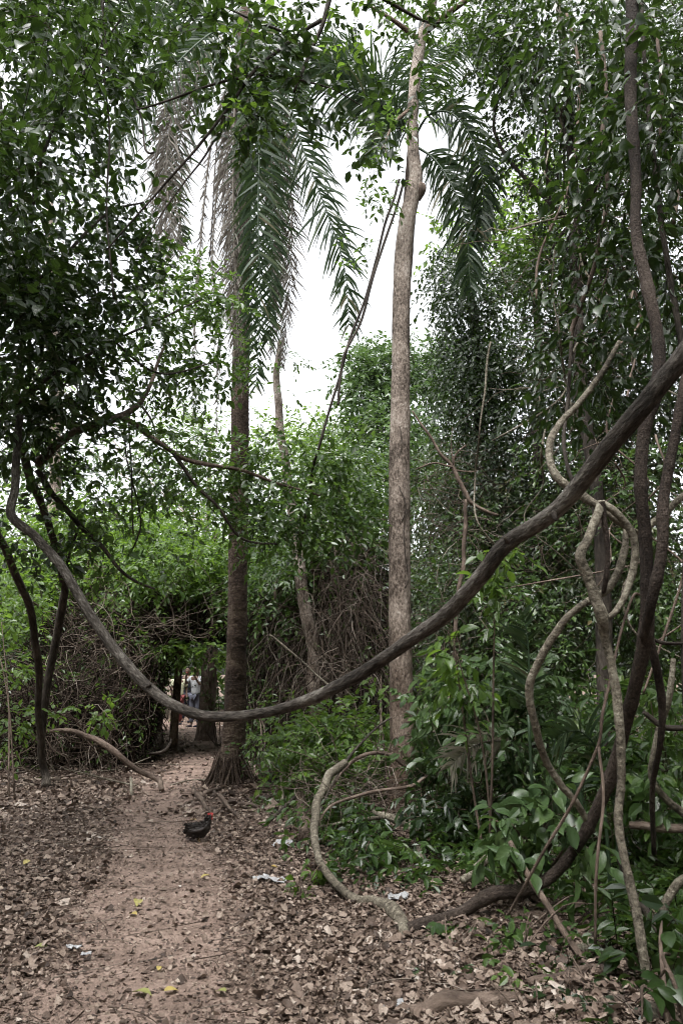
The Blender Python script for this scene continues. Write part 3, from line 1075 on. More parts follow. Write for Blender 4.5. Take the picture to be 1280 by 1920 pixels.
# ------------------------------------------------------------------ the straight grey tree
tree = thing('grey_barked_tree', 'tall straight tree with pale grey bark and a bend high up', 'tree', gb)
pts = [(752, 1545, GY, 66), (752, 1510, GY, 54), (752, 1470, GY, 48), (753, 1380, GY, 45), (751, 1250, GY, 43), (749, 1120, GY, 42), (748, 980, GY, 40), (749, 840, GY, 38), (751, 700, GY, 35), (752, 580, GY, 33),
       (755, 480, GY, 31), (763, 410, GY, 30), (773, 368, GY, 28), (779, 332, GY, 25), (775, 292, GY, 22), (772, 255, GY, 20), (773, 210, GY, 20), (778, 150, GY, 21), (788, 80, GY, 20), (806, 20, GY, 18), (822, -60, GY, 15), (830, -160, GY, 10)]
X = [P(a, b, c) for a, b, c, _ in pts]
R = [0.5 * w_ * mpp(a, b, c) for a, b, c, w_ in pts]
g = Geo()
tube(g, X, R, sides=26, n_per=14, rough=0.03, seed=14)
trunk = g.build('trunk', M['bark_grey'], tree)
g = Geo()      # swollen burl where the trunk bends
c = P(789, 360, GY - 0.02)
tube(g, [c + np.array([-0.05, 0, 0.16]), c + np.array([0.0, -0.02, 0.03]), c + np.array([-0.03, 0, -0.12])], [0.02, 0.06, 0.02], sides=12, n_per=6, rough=0.15, seed=2)
g.build('burl', M['bark_brown'], tree)
# climbing stems pressed against the bark, each a thin thread
for k, pp_ in enumerate([[(735, 1060), (740, 1000), (758, 960), (744, 900), (750, 830), (738, 760)], [(740, 1150), (752, 1120), (762, 1080), (756, 1030), (762, 960)], [(772, 690), (764, 640), (768, 560)]]):
    X = [P(a, b, GY) + np.array([0, -0.5 * 42 * mpp(a, b, GY) * math.sqrt(max(0.05, 1 - ((a - np.interp(b, [400, 1500], [757, 752])) / 21) ** 2)), 0]) for a, b in pp_]
    g = Geo()
    tube(g, X, [0.006] * len(X), sides=5, n_per=6, seed=k, wobble=2.0)
    g.build('clinging_stem', M['bark_dark'], tree)
for k, pp_ in enumerate([[(795, 60, GY, 14), (860, 10, GY - .3, 10), (930, -40, GY - .5, 7)], [(790, 80, GY, 12), (740, 40, GY - .2, 8), (690, 10, GY - .3, 5)], [(775, 200, GY, 9), (740, 230, GY - .3, 6), (715, 280, GY - .4, 3)],
                            [(806, 20, GY, 12), (800, -60, GY + .8, 9), (770, -120, GY + 1.6, 6)]]):
    stem('branch', tree, pp_, 'bark_grey', 8, 30 + k, n_per=6)
foliage(tree, M['leaf_mid'], [(790, 20, GY, 40, 35, 0.5, 7), (880, 0, GY, 70, 40, 0.7, 12), (722, 285, GY - .4, 28, 50, 0.3, 7), (705, 360, GY - .3, 18, 18, .2, 2),
                                (703, 432, GY - .2, 10, 10, .1, 1), (706, 487, GY - .2, 12, 9, .1, 1), (830, -120, GY + 1, 160, 70, 2.0, 50)], leaf=0.10, K=6, twig=0.26, rc=0.16, per=5, kind='hex', nparts=60, seed=31)

# two thin bare vines slung from that tree down to the left
for k, pp_ in enumerate([[(748, 335), (735, 385), (712, 455), (690, 540), (660, 630), (632, 720), (598, 832)], [(756, 340), (730, 430), (705, 500), (676, 600), (645, 670), (636, 735), (632, 760)]]):
    X = [P(a, b, GY - .15 - 0.1 * k) for a, b in pp_]
    if k == 0:
        X += [P(585, 900, GY + .2), np.array([*(P(560, 1000, GY + .4)[:2]), 3.0])]
    g = Geo()
    tube(g, X, [0.017] * len(X), sides=7, n_per=8, seed=90 + k, wobble=0.5)
    tag(g.build('hanging_vine', M['bark_dark'], None, loc=X[0]),
        ['longer of two thin bare vines slanting down left from the grey tree across the sky', 'shorter thin bare vine just right of the longer one, slanting across the sky'][k], 'vine', 'bare vines slung from the grey tree')

# ------------------------------------------------------------------ left-hand tree that reaches over the path
lb = G(88, 1478)
LY = lb[1]
ltree = thing('spreading_tree', 'dark leafy tree on the left with crooked stems and branches reaching over the path', 'tree', lb)
Lc = 7.0
stem('trunk', ltree, [(90, 1480, LY, 17), (80, 1440, LY, 14), (77, 1380, LY - .2, 13), (74, 1290, LY - .5, 13), (64, 1190, LY - 1, 14), (46, 1110, LY - 1.5, 14), (10, 1030, LY - 2, 15), (-30, 950, LY - 2.4, 16), (-60, 850, LY - 2.8, 16)], 'bark_dark', 10, 41, wobble=0.3)
stem('trunk', ltree, [(79, 1410, LY, 13), (95, 1240, LY - .3, 15), (118, 1130, LY - .7, 15), (122, 1085, LY - 1, 14), (95, 1000, LY - 1.6, 14), (70, 930, LY - 2, 15), (52, 860, LY - 2.4, 16), (30, 760, LY - 2.8, 14), (45, 560, LY - 3.2, 12), (20, 380, LY - 3.5, 10), (0, 200, LY - 3.6, 8), (-20, -60, LY - 3.6, 6)], 'bark_dark', 10, 42, wobble=0.3)
br = [
    [(66, 870, 7.6, 19), (110, 835, 7.6, 17), (160, 800, 7.7, 16), (218, 783, 7.8, 15), (252, 768, 7.9, 12), (272, 742, 8.0, 9), (292, 690, 8.3, 6), (312, 640, 8.6, 4)],
    [(225, 783, 7.8, 11), (270, 808, 7.9, 10), (325, 848, 8.0, 9), (385, 872, 8.1, 8), (445, 880, 8.2, 7), (520, 905, 8.5, 5), (600, 930, 8.8, 3)],
    [(328, 850, 8.0, 8), (365, 905, 8.1, 7), (410, 955, 8.2, 6), (455, 1010, 8.4, 5), (520, 1020, 8.6, 3)],
    [(72, 885, 7.8, 13), (110, 935, 7.8, 11), (148, 985, 7.9, 10), (200, 1035, 8.0, 8), (240, 1080, 8.1, 6), (290, 1105, 8.2, 4)],
    [(148, 988, 7.9, 6), (130, 1040, 7.9, 5), (122, 1090, 7.9, 4)],
    [(264, 760, 8.5, 5), (285, 790, 8.5, 4), (295, 820, 8.5, 3)],
    [(40, 560, 6.6, 9), (120, 480, 6.6, 7), (200, 400, 6.8, 5), (270, 380, 7, 3)],
    [(45, 520, 6.5, 8), (80, 300, 6.4, 7), (150, 150, 6.4, 5), (230, 30, 6.4, 3)],
    [(30, 760, 6.8, 9), (120, 690, 7, 7), (210, 640, 7.4, 5), (300, 600, 8, 4), (380, 560, 8.6, 3)],
    [(215, 640, 7.4, 5), (300, 700, 8, 4), (400, 680, 8.6, 3)],
]
for k, b in enumerate(br):
    stem('branch', ltree, b, 'bark_brown' if k < 2 else 'bark_dark', 8, 60 + k, n_per=7, wobble=0.35)
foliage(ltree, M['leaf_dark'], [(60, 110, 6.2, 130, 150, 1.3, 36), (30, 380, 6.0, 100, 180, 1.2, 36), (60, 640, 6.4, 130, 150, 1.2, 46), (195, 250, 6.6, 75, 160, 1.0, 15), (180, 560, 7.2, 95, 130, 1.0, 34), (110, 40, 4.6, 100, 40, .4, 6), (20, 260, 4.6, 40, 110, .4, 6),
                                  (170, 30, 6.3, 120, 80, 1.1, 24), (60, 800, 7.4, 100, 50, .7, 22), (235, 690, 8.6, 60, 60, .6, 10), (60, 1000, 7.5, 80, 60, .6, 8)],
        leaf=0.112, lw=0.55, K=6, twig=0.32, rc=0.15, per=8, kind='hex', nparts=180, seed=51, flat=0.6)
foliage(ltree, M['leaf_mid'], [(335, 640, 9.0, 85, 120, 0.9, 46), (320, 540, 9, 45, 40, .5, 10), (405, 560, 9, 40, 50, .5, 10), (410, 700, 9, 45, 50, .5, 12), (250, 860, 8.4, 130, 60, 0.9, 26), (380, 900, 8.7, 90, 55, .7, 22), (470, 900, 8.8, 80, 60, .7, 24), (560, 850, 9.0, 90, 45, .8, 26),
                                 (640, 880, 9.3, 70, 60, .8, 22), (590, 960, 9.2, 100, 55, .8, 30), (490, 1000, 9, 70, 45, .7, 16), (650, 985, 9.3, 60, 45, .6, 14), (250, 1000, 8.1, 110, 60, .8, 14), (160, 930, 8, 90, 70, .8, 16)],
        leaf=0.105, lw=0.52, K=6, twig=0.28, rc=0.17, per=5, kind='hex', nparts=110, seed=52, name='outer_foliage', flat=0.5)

# dark threads of vine hanging through its crown
hv = [([(188, -20), (205, 120), (235, 160), (262, 215), (275, 280), (290, 285)], 'thin dark vine ending in a hook at the edge of the left crown'),
      ([(195, -20), (192, 100), (205, 230), (200, 400), (215, 560)], 'thin dark vine hanging straight down through the left crown'),
      ([(410, 230), (402, 330), (394, 480)], 'straight thin vine hanging in the sky gap left of the palm skirt'),
      ([(232, 790), (242, 880), (262, 960), (258, 1010), (240, 1045)], 'left of two leafy strands hanging below the forked pale branch'),
      ([(243, 790), (246, 900), (250, 1000)], 'right of two leafy strands hanging below the forked pale branch')]
for k, (pp_, lab) in enumerate(hv):
    Yv = [6.0, 6.1, 9.5, 8.3, 8.2][k]
    X = [P(a, b, Yv) for a, b in pp_]
    g = Geo()
    tube(g, X, [0.010] * len(X), sides=6, n_per=8, seed=70 + k, wobble=0.6)
    tag(g.build('hanging_vine', M['bark_dark'], None, loc=X[0]), lab, 'vine', 'dark vines on the left')

# ------------------------------------------------------------------ branch hanging in from above
ob = thing('overhanging_branch', 'dark leafy branch hanging into the top of the picture before the palm crown', 'branch', P(560, -120, 5.2))
for k, b in enumerate([
    [(640, -80, 5.2, 12), (612, 20, 5.1, 9), (585, 90, 5.1, 7), (552, 172, 5.0, 5)],
    [(600, 40, 5.1, 8), (540, 80, 5.1, 7), (470, 140, 5.0, 7), (420, 215, 5.0, 6), (350, 300, 5.0, 5), (282, 375, 5.1, 4), (200, 470, 5.2, 3)],
    [(425, 210, 5.0, 5), (385, 290, 5.0, 4), (340, 350, 5.0, 3), (250, 480, 5.1, 2)],
    [(470, 140, 5.0, 5), (400, 160, 5.0, 5), (310, 190, 5.1, 4), (255, 205, 5.2, 3)],
    [(560, 70, 5.1, 5), (460, 30, 5.1, 5), (350, -20, 5.2, 4)],
    [(480, 140, 5.0, 4), (560, 150, 5.0, 4), (620, 165, 5.0, 3), (680, 200, 5.1, 2)],
    [(640, -60, 5.2, 8), (720, 0, 5.3, 7), (800, 40, 5.4, 5), (860, 30, 5.5, 3)]]):
    stem('branch', ob, b, 'bark_dark', 7, 80 + k, n_per=6, wobble=0.4)
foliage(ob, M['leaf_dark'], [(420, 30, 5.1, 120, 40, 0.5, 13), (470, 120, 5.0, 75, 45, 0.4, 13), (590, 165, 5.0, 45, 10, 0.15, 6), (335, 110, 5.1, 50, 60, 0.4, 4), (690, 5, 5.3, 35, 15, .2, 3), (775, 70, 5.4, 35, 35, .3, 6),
                               (540, 20, 5.1, 25, 20, .2, 3), (720, 240, 5.3, 30, 60, .2, 5), (450, 215, 5.0, 40, 18, .2, 5)],
        leaf=0.095, lw=0.55, K=6, twig=0.2, rc=0.13, per=4, kind='hex', nparts=150, seed=61, flat=0.7)
foliage(ob, M['leaf_bright'], [(500, 222, 5.0, 35, 16, .12, 4), (500, 60, 5.0, 50, 45, .3, 5), (665, 70, 5.4, 18, 35, .15, 3)], leaf=0.085, lw=0.55, K=5, twig=0.15, rc=0.08, per=2, kind='hex', nparts=30, seed=62, name='young_foliage')

# ------------------------------------------------------------------ right-hand trees and climbers
def wood(name, label, catg, base_px, trunk, seed, mat='bark_dark', group=None):
    b = np.array(P(*base_px))
    b[2] = float(gz(b[0], b[1]))
    t = thing(name, label, catg, b, group)
    g = Geo()
    pts_ = [b] + [P(a, c, d) for a, c, d, _ in trunk]
    rad = [0.5 * trunk[0][3] * mpp(*trunk[0][:3]) * 1.3] + [0.5 * w_ * mpp(a, c, d) for a, c, d, w_ in trunk]
    tube(g, pts_, rad, sides=10, n_per=8, seed=seed, wobble=0.3)
    g.build('trunk', M[mat], t)
    return t


def limbs(t, root, centres, seed, n=8, mat='bark_dark', r=0.03):
    rng = np.random.default_rng(seed)
    for i in rng.permutation(len(centres))[:n]:
        c_ = centres[i]
        mid = (root + c_) / 2 + rng.normal(size=3) * 0.25
        g = Geo()
        tube(g, [root, mid, c_], [r, r * 0.7, r * 0.3], sides=6, n_per=6, seed=int(rng.integers(999)), wobble=0.5)
        g.build('branch', M[mat], t)


t = wood('leafy_tree', 'tall tree filling the upper right with a dense dark crown', 'tree', (1130, 1400, 8.6), [(1120, 1000, 8.6, 26), (1090, 700, 8.6, 24), (1075, 400, 8.7, 20), (1060, 150, 8.8, 16), (1040, -80, 8.9, 10)], 101)
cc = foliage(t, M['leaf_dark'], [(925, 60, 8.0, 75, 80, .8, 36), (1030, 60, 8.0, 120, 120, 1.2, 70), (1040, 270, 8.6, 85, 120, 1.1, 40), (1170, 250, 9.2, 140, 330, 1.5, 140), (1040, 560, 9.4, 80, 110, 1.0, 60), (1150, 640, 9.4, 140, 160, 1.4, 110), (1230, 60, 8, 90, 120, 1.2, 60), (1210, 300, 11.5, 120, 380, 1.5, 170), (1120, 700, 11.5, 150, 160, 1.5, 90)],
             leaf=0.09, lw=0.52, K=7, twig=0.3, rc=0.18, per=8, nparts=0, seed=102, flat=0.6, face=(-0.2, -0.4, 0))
limbs(t, P(1075, 420, 8.7), cc, 5, 14)
t = wood('climber_clad_tree', 'leafy climber near the camera clothing the ringed dark stem at right', 'climber', (1290, 1500, 4.6), [(1285, 1200, 4.6, 14), (1290, 800, 4.7, 13), (1250, 500, 4.8, 11), (1220, 250, 4.9, 9), (1200, -20, 5, 6)], 103)
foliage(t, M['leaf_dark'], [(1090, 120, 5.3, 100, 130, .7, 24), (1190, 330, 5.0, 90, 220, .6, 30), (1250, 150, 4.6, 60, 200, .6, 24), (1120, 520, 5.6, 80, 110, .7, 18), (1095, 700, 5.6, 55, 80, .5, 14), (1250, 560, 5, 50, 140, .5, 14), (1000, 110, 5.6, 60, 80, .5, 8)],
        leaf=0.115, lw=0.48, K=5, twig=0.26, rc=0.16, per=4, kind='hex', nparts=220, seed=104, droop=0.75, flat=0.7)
t = wood('broadleaf_tree', 'bright green broad-leaved crown catching light in the gap right of the hanging palm frond', 'tree', (1010, 1350, 13.5), [(1010, 900, 13.5, 16), (1005, 600, 13.5, 14), (1000, 440, 13.5, 10)], 105)
cc = foliage(t, M['leaf_bright'], [(1000, 430, 13.2, 90, 75, 1.3, 46), (940, 480, 13.2, 50, 45, .9, 16), (1060, 500, 13.5, 60, 60, 1, 20), (860, 440, 13.2, 40, 30, .6, 7), (1000, 330, 13.4, 90, 60, 1, 18)], leaf=0.15, lw=0.55, K=6, twig=0.4, rc=0.28, per=5, kind='hex', seed=106)
limbs(t, P(1002, 520, 13.5), cc, 6, 10)
t = wood('vine_draped_snag', 'dark column of small-leaved vines drooping right of the straight grey trunk', 'vine-draped tree', (905, 1330, 12.3), [(900, 1000, 12.3, 22), (895, 750, 12.3, 20), (880, 500, 12.3, 14)], 107)
foliage(t, M['leaf_dark'], [(880, 560, 12, 45, 75, .7, 46), (885, 690, 12, 55, 95, .8, 60), (930, 800, 12, 65, 110, .9, 70), (960, 620, 12.2, 60, 110, .9, 44), (940, 930, 11.8, 70, 90, .9, 44), (845, 480, 12, 20, 30, .3, 8)], leaf=0.105, lw=0.52, K=8, twig=0.42, rc=0.18, per=9, seed=108, twigs=False, droop=0.6, tdroop=0.7, down=0.6, up=0.6, face=(-0.3, -0.6, 0))
t = wood('vine_draped_tree', 'tangled wall of small-leaved vines over a tree behind the big slanting liana', 'vine-draped tree', (1010, 1380, 11), [(1010, 1000, 11, 26), (1000, 800, 11, 18)], 109)
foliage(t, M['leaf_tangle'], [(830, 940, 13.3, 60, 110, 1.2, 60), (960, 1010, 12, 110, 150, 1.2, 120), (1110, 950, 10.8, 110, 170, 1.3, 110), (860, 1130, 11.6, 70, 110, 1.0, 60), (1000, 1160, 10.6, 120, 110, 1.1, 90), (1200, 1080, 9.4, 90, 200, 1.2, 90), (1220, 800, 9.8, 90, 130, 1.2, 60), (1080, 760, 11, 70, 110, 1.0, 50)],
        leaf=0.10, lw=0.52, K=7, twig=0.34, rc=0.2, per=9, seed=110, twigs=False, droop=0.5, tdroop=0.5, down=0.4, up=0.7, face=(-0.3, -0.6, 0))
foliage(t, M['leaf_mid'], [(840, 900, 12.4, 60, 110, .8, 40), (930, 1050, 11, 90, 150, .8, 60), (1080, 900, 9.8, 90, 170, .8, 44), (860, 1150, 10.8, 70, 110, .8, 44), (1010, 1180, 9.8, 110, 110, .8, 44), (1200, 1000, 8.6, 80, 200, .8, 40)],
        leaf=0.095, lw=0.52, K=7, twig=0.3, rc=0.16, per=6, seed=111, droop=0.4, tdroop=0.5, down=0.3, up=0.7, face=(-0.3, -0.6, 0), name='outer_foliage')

# ------------------------------------------------------------------ background trees
def far_tree(label, base_px, trunk, blobs, mat, leaf, seed, bark='bark_grey', name='background_tree', **kw):
    t_ = wood(name, label, 'tree', base_px, trunk, seed, bark, 'trees behind the clearing')
    c_ = foliage(t_, M[mat], blobs, leaf=leaf, seed=seed + 1, twigs=False, **kw)
    limbs(t_, P(*trunk[-2][:3]), c_, seed, 6 if len(c_) > 12 else 0, bark, 0.05)
    return t_


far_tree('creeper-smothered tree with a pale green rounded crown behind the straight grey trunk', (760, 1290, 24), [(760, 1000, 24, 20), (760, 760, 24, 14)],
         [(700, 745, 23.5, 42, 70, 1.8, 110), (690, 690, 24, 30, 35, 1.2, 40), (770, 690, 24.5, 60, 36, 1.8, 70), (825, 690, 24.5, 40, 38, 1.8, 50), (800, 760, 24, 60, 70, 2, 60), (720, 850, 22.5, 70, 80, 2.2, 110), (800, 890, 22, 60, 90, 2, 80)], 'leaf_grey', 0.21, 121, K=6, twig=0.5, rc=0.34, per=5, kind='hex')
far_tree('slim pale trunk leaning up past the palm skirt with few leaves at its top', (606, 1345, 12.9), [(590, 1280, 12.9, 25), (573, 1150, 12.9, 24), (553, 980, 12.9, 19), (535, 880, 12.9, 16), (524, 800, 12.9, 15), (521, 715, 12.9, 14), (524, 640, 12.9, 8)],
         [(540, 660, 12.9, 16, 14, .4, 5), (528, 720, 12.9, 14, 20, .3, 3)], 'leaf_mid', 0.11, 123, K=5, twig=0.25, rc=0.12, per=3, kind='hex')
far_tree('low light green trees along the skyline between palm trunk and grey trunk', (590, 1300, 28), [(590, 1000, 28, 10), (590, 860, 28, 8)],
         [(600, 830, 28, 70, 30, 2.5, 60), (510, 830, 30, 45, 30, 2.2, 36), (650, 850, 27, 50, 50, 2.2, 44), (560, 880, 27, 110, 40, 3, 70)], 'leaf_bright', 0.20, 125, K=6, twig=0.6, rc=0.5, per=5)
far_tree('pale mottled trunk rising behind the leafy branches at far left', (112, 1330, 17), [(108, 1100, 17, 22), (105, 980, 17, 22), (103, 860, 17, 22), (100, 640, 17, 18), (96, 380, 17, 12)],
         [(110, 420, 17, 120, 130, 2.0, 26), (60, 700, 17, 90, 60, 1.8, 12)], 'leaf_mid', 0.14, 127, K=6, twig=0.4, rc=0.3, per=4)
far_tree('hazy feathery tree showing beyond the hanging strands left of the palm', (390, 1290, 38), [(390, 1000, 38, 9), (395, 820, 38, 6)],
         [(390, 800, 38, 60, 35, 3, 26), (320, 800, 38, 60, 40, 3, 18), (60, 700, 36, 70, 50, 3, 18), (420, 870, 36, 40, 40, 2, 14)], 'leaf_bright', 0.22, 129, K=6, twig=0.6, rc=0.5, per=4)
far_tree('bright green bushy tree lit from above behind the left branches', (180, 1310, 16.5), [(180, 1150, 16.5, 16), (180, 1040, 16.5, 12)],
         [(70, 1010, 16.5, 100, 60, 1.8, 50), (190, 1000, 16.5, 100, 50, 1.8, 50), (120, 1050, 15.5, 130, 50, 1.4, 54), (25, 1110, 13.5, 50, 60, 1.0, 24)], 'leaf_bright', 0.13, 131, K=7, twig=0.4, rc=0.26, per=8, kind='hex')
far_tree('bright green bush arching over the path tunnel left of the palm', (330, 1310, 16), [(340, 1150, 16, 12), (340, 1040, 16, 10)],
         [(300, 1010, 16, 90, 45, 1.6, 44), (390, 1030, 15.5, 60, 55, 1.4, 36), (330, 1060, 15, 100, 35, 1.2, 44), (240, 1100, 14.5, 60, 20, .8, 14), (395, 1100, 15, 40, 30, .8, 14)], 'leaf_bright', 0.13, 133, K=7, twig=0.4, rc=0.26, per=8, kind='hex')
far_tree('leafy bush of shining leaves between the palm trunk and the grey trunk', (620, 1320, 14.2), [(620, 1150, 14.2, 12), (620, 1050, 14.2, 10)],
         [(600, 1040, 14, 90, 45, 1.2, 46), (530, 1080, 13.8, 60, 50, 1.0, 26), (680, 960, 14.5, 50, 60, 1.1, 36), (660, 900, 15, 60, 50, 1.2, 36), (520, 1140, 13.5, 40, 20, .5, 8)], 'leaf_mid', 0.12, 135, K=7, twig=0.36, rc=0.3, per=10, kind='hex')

far_tree('dark leaf screen added to block light behind the dead vines left of the path', (180, 1330, 19), [(180, 1200, 19, 16), (180, 1100, 19, 12)],  # dark leaves added behind the left thicket to keep light from behind out
         [(60, 1200, 18.5, 130, 130, 1.6, 90), (220, 1180, 19.5, 100, 130, 1.8, 90), (280, 1120, 19, 60, 60, 1.5, 36), (390, 1150, 20, 60, 60, 1.5, 40), (90, 1080, 18.5, 140, 60, 1.6, 60), (300, 1050, 19, 120, 60, 1.6, 60)], 'leaf_dark', 0.17, 137, K=7, twig=0.5, rc=0.42, per=8, bark='bark_dark', keep=clear)
far_tree('dark leaf screen added to block light behind the dead creepers between palm and grey trunk', (560, 1330, 18), [(560, 1200, 18, 14), (560, 1100, 18, 10)],  # second added leaf screen, darkening the gaps between the creepers
         [(510, 1190, 18, 60, 150, 1.4, 90), (620, 1180, 17.5, 80, 160, 1.4, 110), (720, 1150, 17, 60, 180, 1.4, 90), (600, 1040, 17.5, 110, 60, 1.6, 70)], 'leaf_dark', 0.17, 139, K=7, twig=0.5, rc=0.42, per=8, bark='bark_dark', keep=clear)

far_tree('loose mid green tree filling in below the dark left crown', (230, 1310, 18.5), [(230, 1100, 18.5, 14), (215, 950, 18.5, 10)],
         [(70, 890, 18, 90, 60, 1.6, 34), (300, 880, 18.5, 70, 60, 1.6, 30), (170, 960, 18, 90, 35, 1.4, 26), (380, 950, 18.5, 50, 40, 1.4, 20), (150, 840, 18.5, 70, 30, 1.2, 12), (360, 830, 19, 50, 30, 1.2, 9)], 'leaf_mid', 0.15, 151, K=6, twig=0.4, rc=0.26, per=6, kind='hex')

# thick old trunk on the far side of the path
q = G(372, 1388)
tk = thing('old_trunk', 'thick rough old trunk just behind the palm on the far bend of the path', 'tree trunk', q)
QY = q[1]
g = Geo()
tube(g, [P(384, 1398, QY), P(386, 1375, QY), P(389, 1320, QY), P(393, 1240, QY), P(398, 1150, QY), P(402, 1050, QY + .3), P(405, 1000, QY + .4)], [0.36, 0.25, 0.20, 0.185, 0.16, 0.10, 0.03], sides=18, n_per=8, rough=0.09, seed=140)
g.build('trunk', M['bark_brown'], tk)
foliage(tk, M['leaf_mid'], [(395, 1020, QY + .5, 60, 40, 1.2, 20), (412, 1310, QY - .6, 9, 40, .3, 8)], leaf=0.11, K=6, twig=0.35, rc=0.25, per=4, seed=141)

# the forest beyond and all round
rng = np.random.default_rng(77)
O, D = [], []
for (r0_, r1_, a0, a1, h, nn) in [(27, 42, 55, 125, 8.5, 5000), (24, 40, 125, 180, 10, 2200), (18, 34, 0, 55, 12, 2400), (11, 24, 180, 360, 12, 6000)]:
    n = nn
    a = np.radians(rng.uniform(a0, a1, n))
    r = rng.uniform(r0_, r1_, n)
    hh = h * (0.75 + 0.35 * np.sin(a * 9) * np.sin(a * 23 + 1)) * rng.uniform(0, 1, n) ** 0.8
    O.append(np.stack([np.cos(a) * r, np.sin(a) * r, hh + 0.2], -1))
    D.append(np.stack([-np.cos(a), -np.sin(a), np.full(n, 0.1)], -1) + rng.normal(size=(n, 3)) * 0.7)
# the canopy carried on overhead and behind, unseen, added to cut skylight
for (cx_, cy_, cz_, rx_, ry_, rz_, n) in [(-9.5, 1, 8, 4.5, 7, 5, 1500), (9.5, 2, 8, 4, 7, 5, 1500), (0, -8, 8, 8, 3.5, 4, 1300), (7.5, 8, 10, 2, 3, 3, 250), (0, -1.5, 11.5, 4.5, 3.0, 1.8, 140)]:
    u = unit(rng.normal(size=(n, 3))) * rng.uniform(0, 1, (n, 1)) ** 0.4
    O.append(np.array([cx_, cy_, cz_]) + u * np.array([rx_, ry_, rz_]))
    D.append(u + rng.normal(size=(n, 3)) * 0.6)
O, D = np.concatenate(O), np.concatenate(D)
L, tw = sprays(rng, O, D, 9, rng.uniform(0.8, 1.7, len(O)), 0.48, 0.52, 0.3, 0.3, 1.0, 0.6)
g = Geo()
add_leaves(g, L, 'kite')
tag(g.build('forest', M['leaf_mid']), 'far mass of forest leaves closing off the clearing all round, and unseen canopy added to dim it', 'forest', kind='stuff')

# ------------------------------------------------------------------ the great liana and the lianas on the right
def liana(name, label, pts, mat, sides=14, seed=0, catg='liana', group=None, thin=1.0, **kw):
    pts = [(a, b, c, w_ * thin) for a, b, c, w_ in pts]
    o = stem(name, None, pts, mat, sides, seed, **kw)
    return tag(o, label, catg, group)


big_l = thing('great_liana', 'great thick woody liana swinging in a deep curve across the whole view', 'liana', P(380, 1343, 5.4))
lp = [(38, 780, 6.6, 18), (31, 860, 6.5, 19), (28, 920, 6.4, 20), (22, 966, 6.3, 23), (66, 1006, 6.2, 22), (118, 1066, 6.1, 23), (160, 1138, 6.0, 25), (208, 1208, 5.9, 26), (265, 1276, 5.75, 27), (318, 1318, 5.6, 27), (378, 1341, 5.4, 26), (440, 1343, 5.25, 25),
      (520, 1331, 5.05, 27), (600, 1303, 4.8, 31), (680, 1260, 4.55, 34), (760, 1206, 4.3, 38), (836, 1152, 4.1, 42), (898, 1084, 3.9, 44), (950, 1020, 3.75, 47), (1040, 958, 3.55, 50), (1104, 884, 3.4, 54), (1180, 790, 3.2, 58), (1236, 722, 3.1, 60), (1300, 640, 3.0, 64), (1400, 500, 2.9, 66), (1480, 330, 3.0, 66), (1540, 60, 3.3, 62), (1560, -300, 4.0, 58), (1540, -700, 5.2, 50)]
X = [P(a, b, c) for a, b, c, _ in lp]
R = [0.5 * (0.74 - 0.13 * min(1, max(0, (a - 500) / 700))) * w_ * mpp(a, b, c) for a, b, c, w_ in lp]
g = Geo()
tube(g, X, R, sides=40, n_per=24, rough=0.06, seed=201)
g.build('stem', M['bark_liana'], big_l)
for k, (a, b, c, dx, dy) in enumerate([(282, 1284, 5.66, .7, -.4), (1040, 972, 3.5, 0.1, 1), (948, 1010, 3.7, -.6, -.6)]):
    p = P(a, b, c)
    d = np.array([dx, -0.5, -dy])
    g = Geo()
    tube(g, [p - d * 0.03, p + d * 0.0, p + d * 0.012], [0.016, 0.012, 0.006], sides=8, n_per=4, seed=k)
    g.build('knot', M['bark_dark'], big_l)

liana('ringed_liana', 'dark ringed woody stem rising from the ground up the right side', [(745, 1752, 5.25, 20), (790, 1742, 5.3, 26), (860, 1712, 5.2, 25), (925, 1676, 5.1, 30), (985, 1668, 5.05, 26), (1040, 1636, 5.0, 25), (1090, 1572, 4.9, 25), (1133, 1485, 4.75, 27), (1163, 1392, 4.6, 27), (1188, 1292, 4.4, 29), (1208, 1200, 4.25, 32), (1213, 1130, 4.2, 30), (1209, 1010, 4.15, 28), (1200, 900, 4.1, 27), (1208, 800, 4.1, 27), (1228, 740, 4.1, 29), (1234, 650, 4.15, 26), (1215, 545, 4.2, 26), (1192, 440, 4.3, 24), (1191, 330, 4.4, 23), (1181, 180, 4.5, 26), (1184, 60, 4.6, 27), (1184, -80, 4.7, 28)],
      'bark_ring', 18, 210, thin=0.84, n_per=16, nodes=0.14, node_step=0.36, rough=0.04)
liana('ringed_liana', 'second dark ringed stem joining the first from the right edge', [(1206, 1195, 4.2, 20), (1222, 1120, 4.05, 24), (1240, 1030, 4.0, 24), (1243, 935, 4.0, 24), (1262, 830, 4.0, 22), (1286, 700, 4.0, 22), (1310, 560, 4.0, 20), (1330, 300, 4.1, 20)], 'bark_ring', 16, 211, thin=0.84, n_per=14, nodes=0.16, node_step=0.42, rough=0.04)
liana('ringed_liana', 'thin dark stem dropping from the fork of the ringed stems', [(1208, 1160, 4.35, 13), (1225, 1230, 4.4, 15), (1240, 1320, 4.5, 14), (1236, 1400, 4.6, 11), (1222, 1480, 4.8, 10), (1225, 1600, 5, 9)], 'bark_ring', 10, 212, n_per=8, nodes=0.14, node_step=0.3)
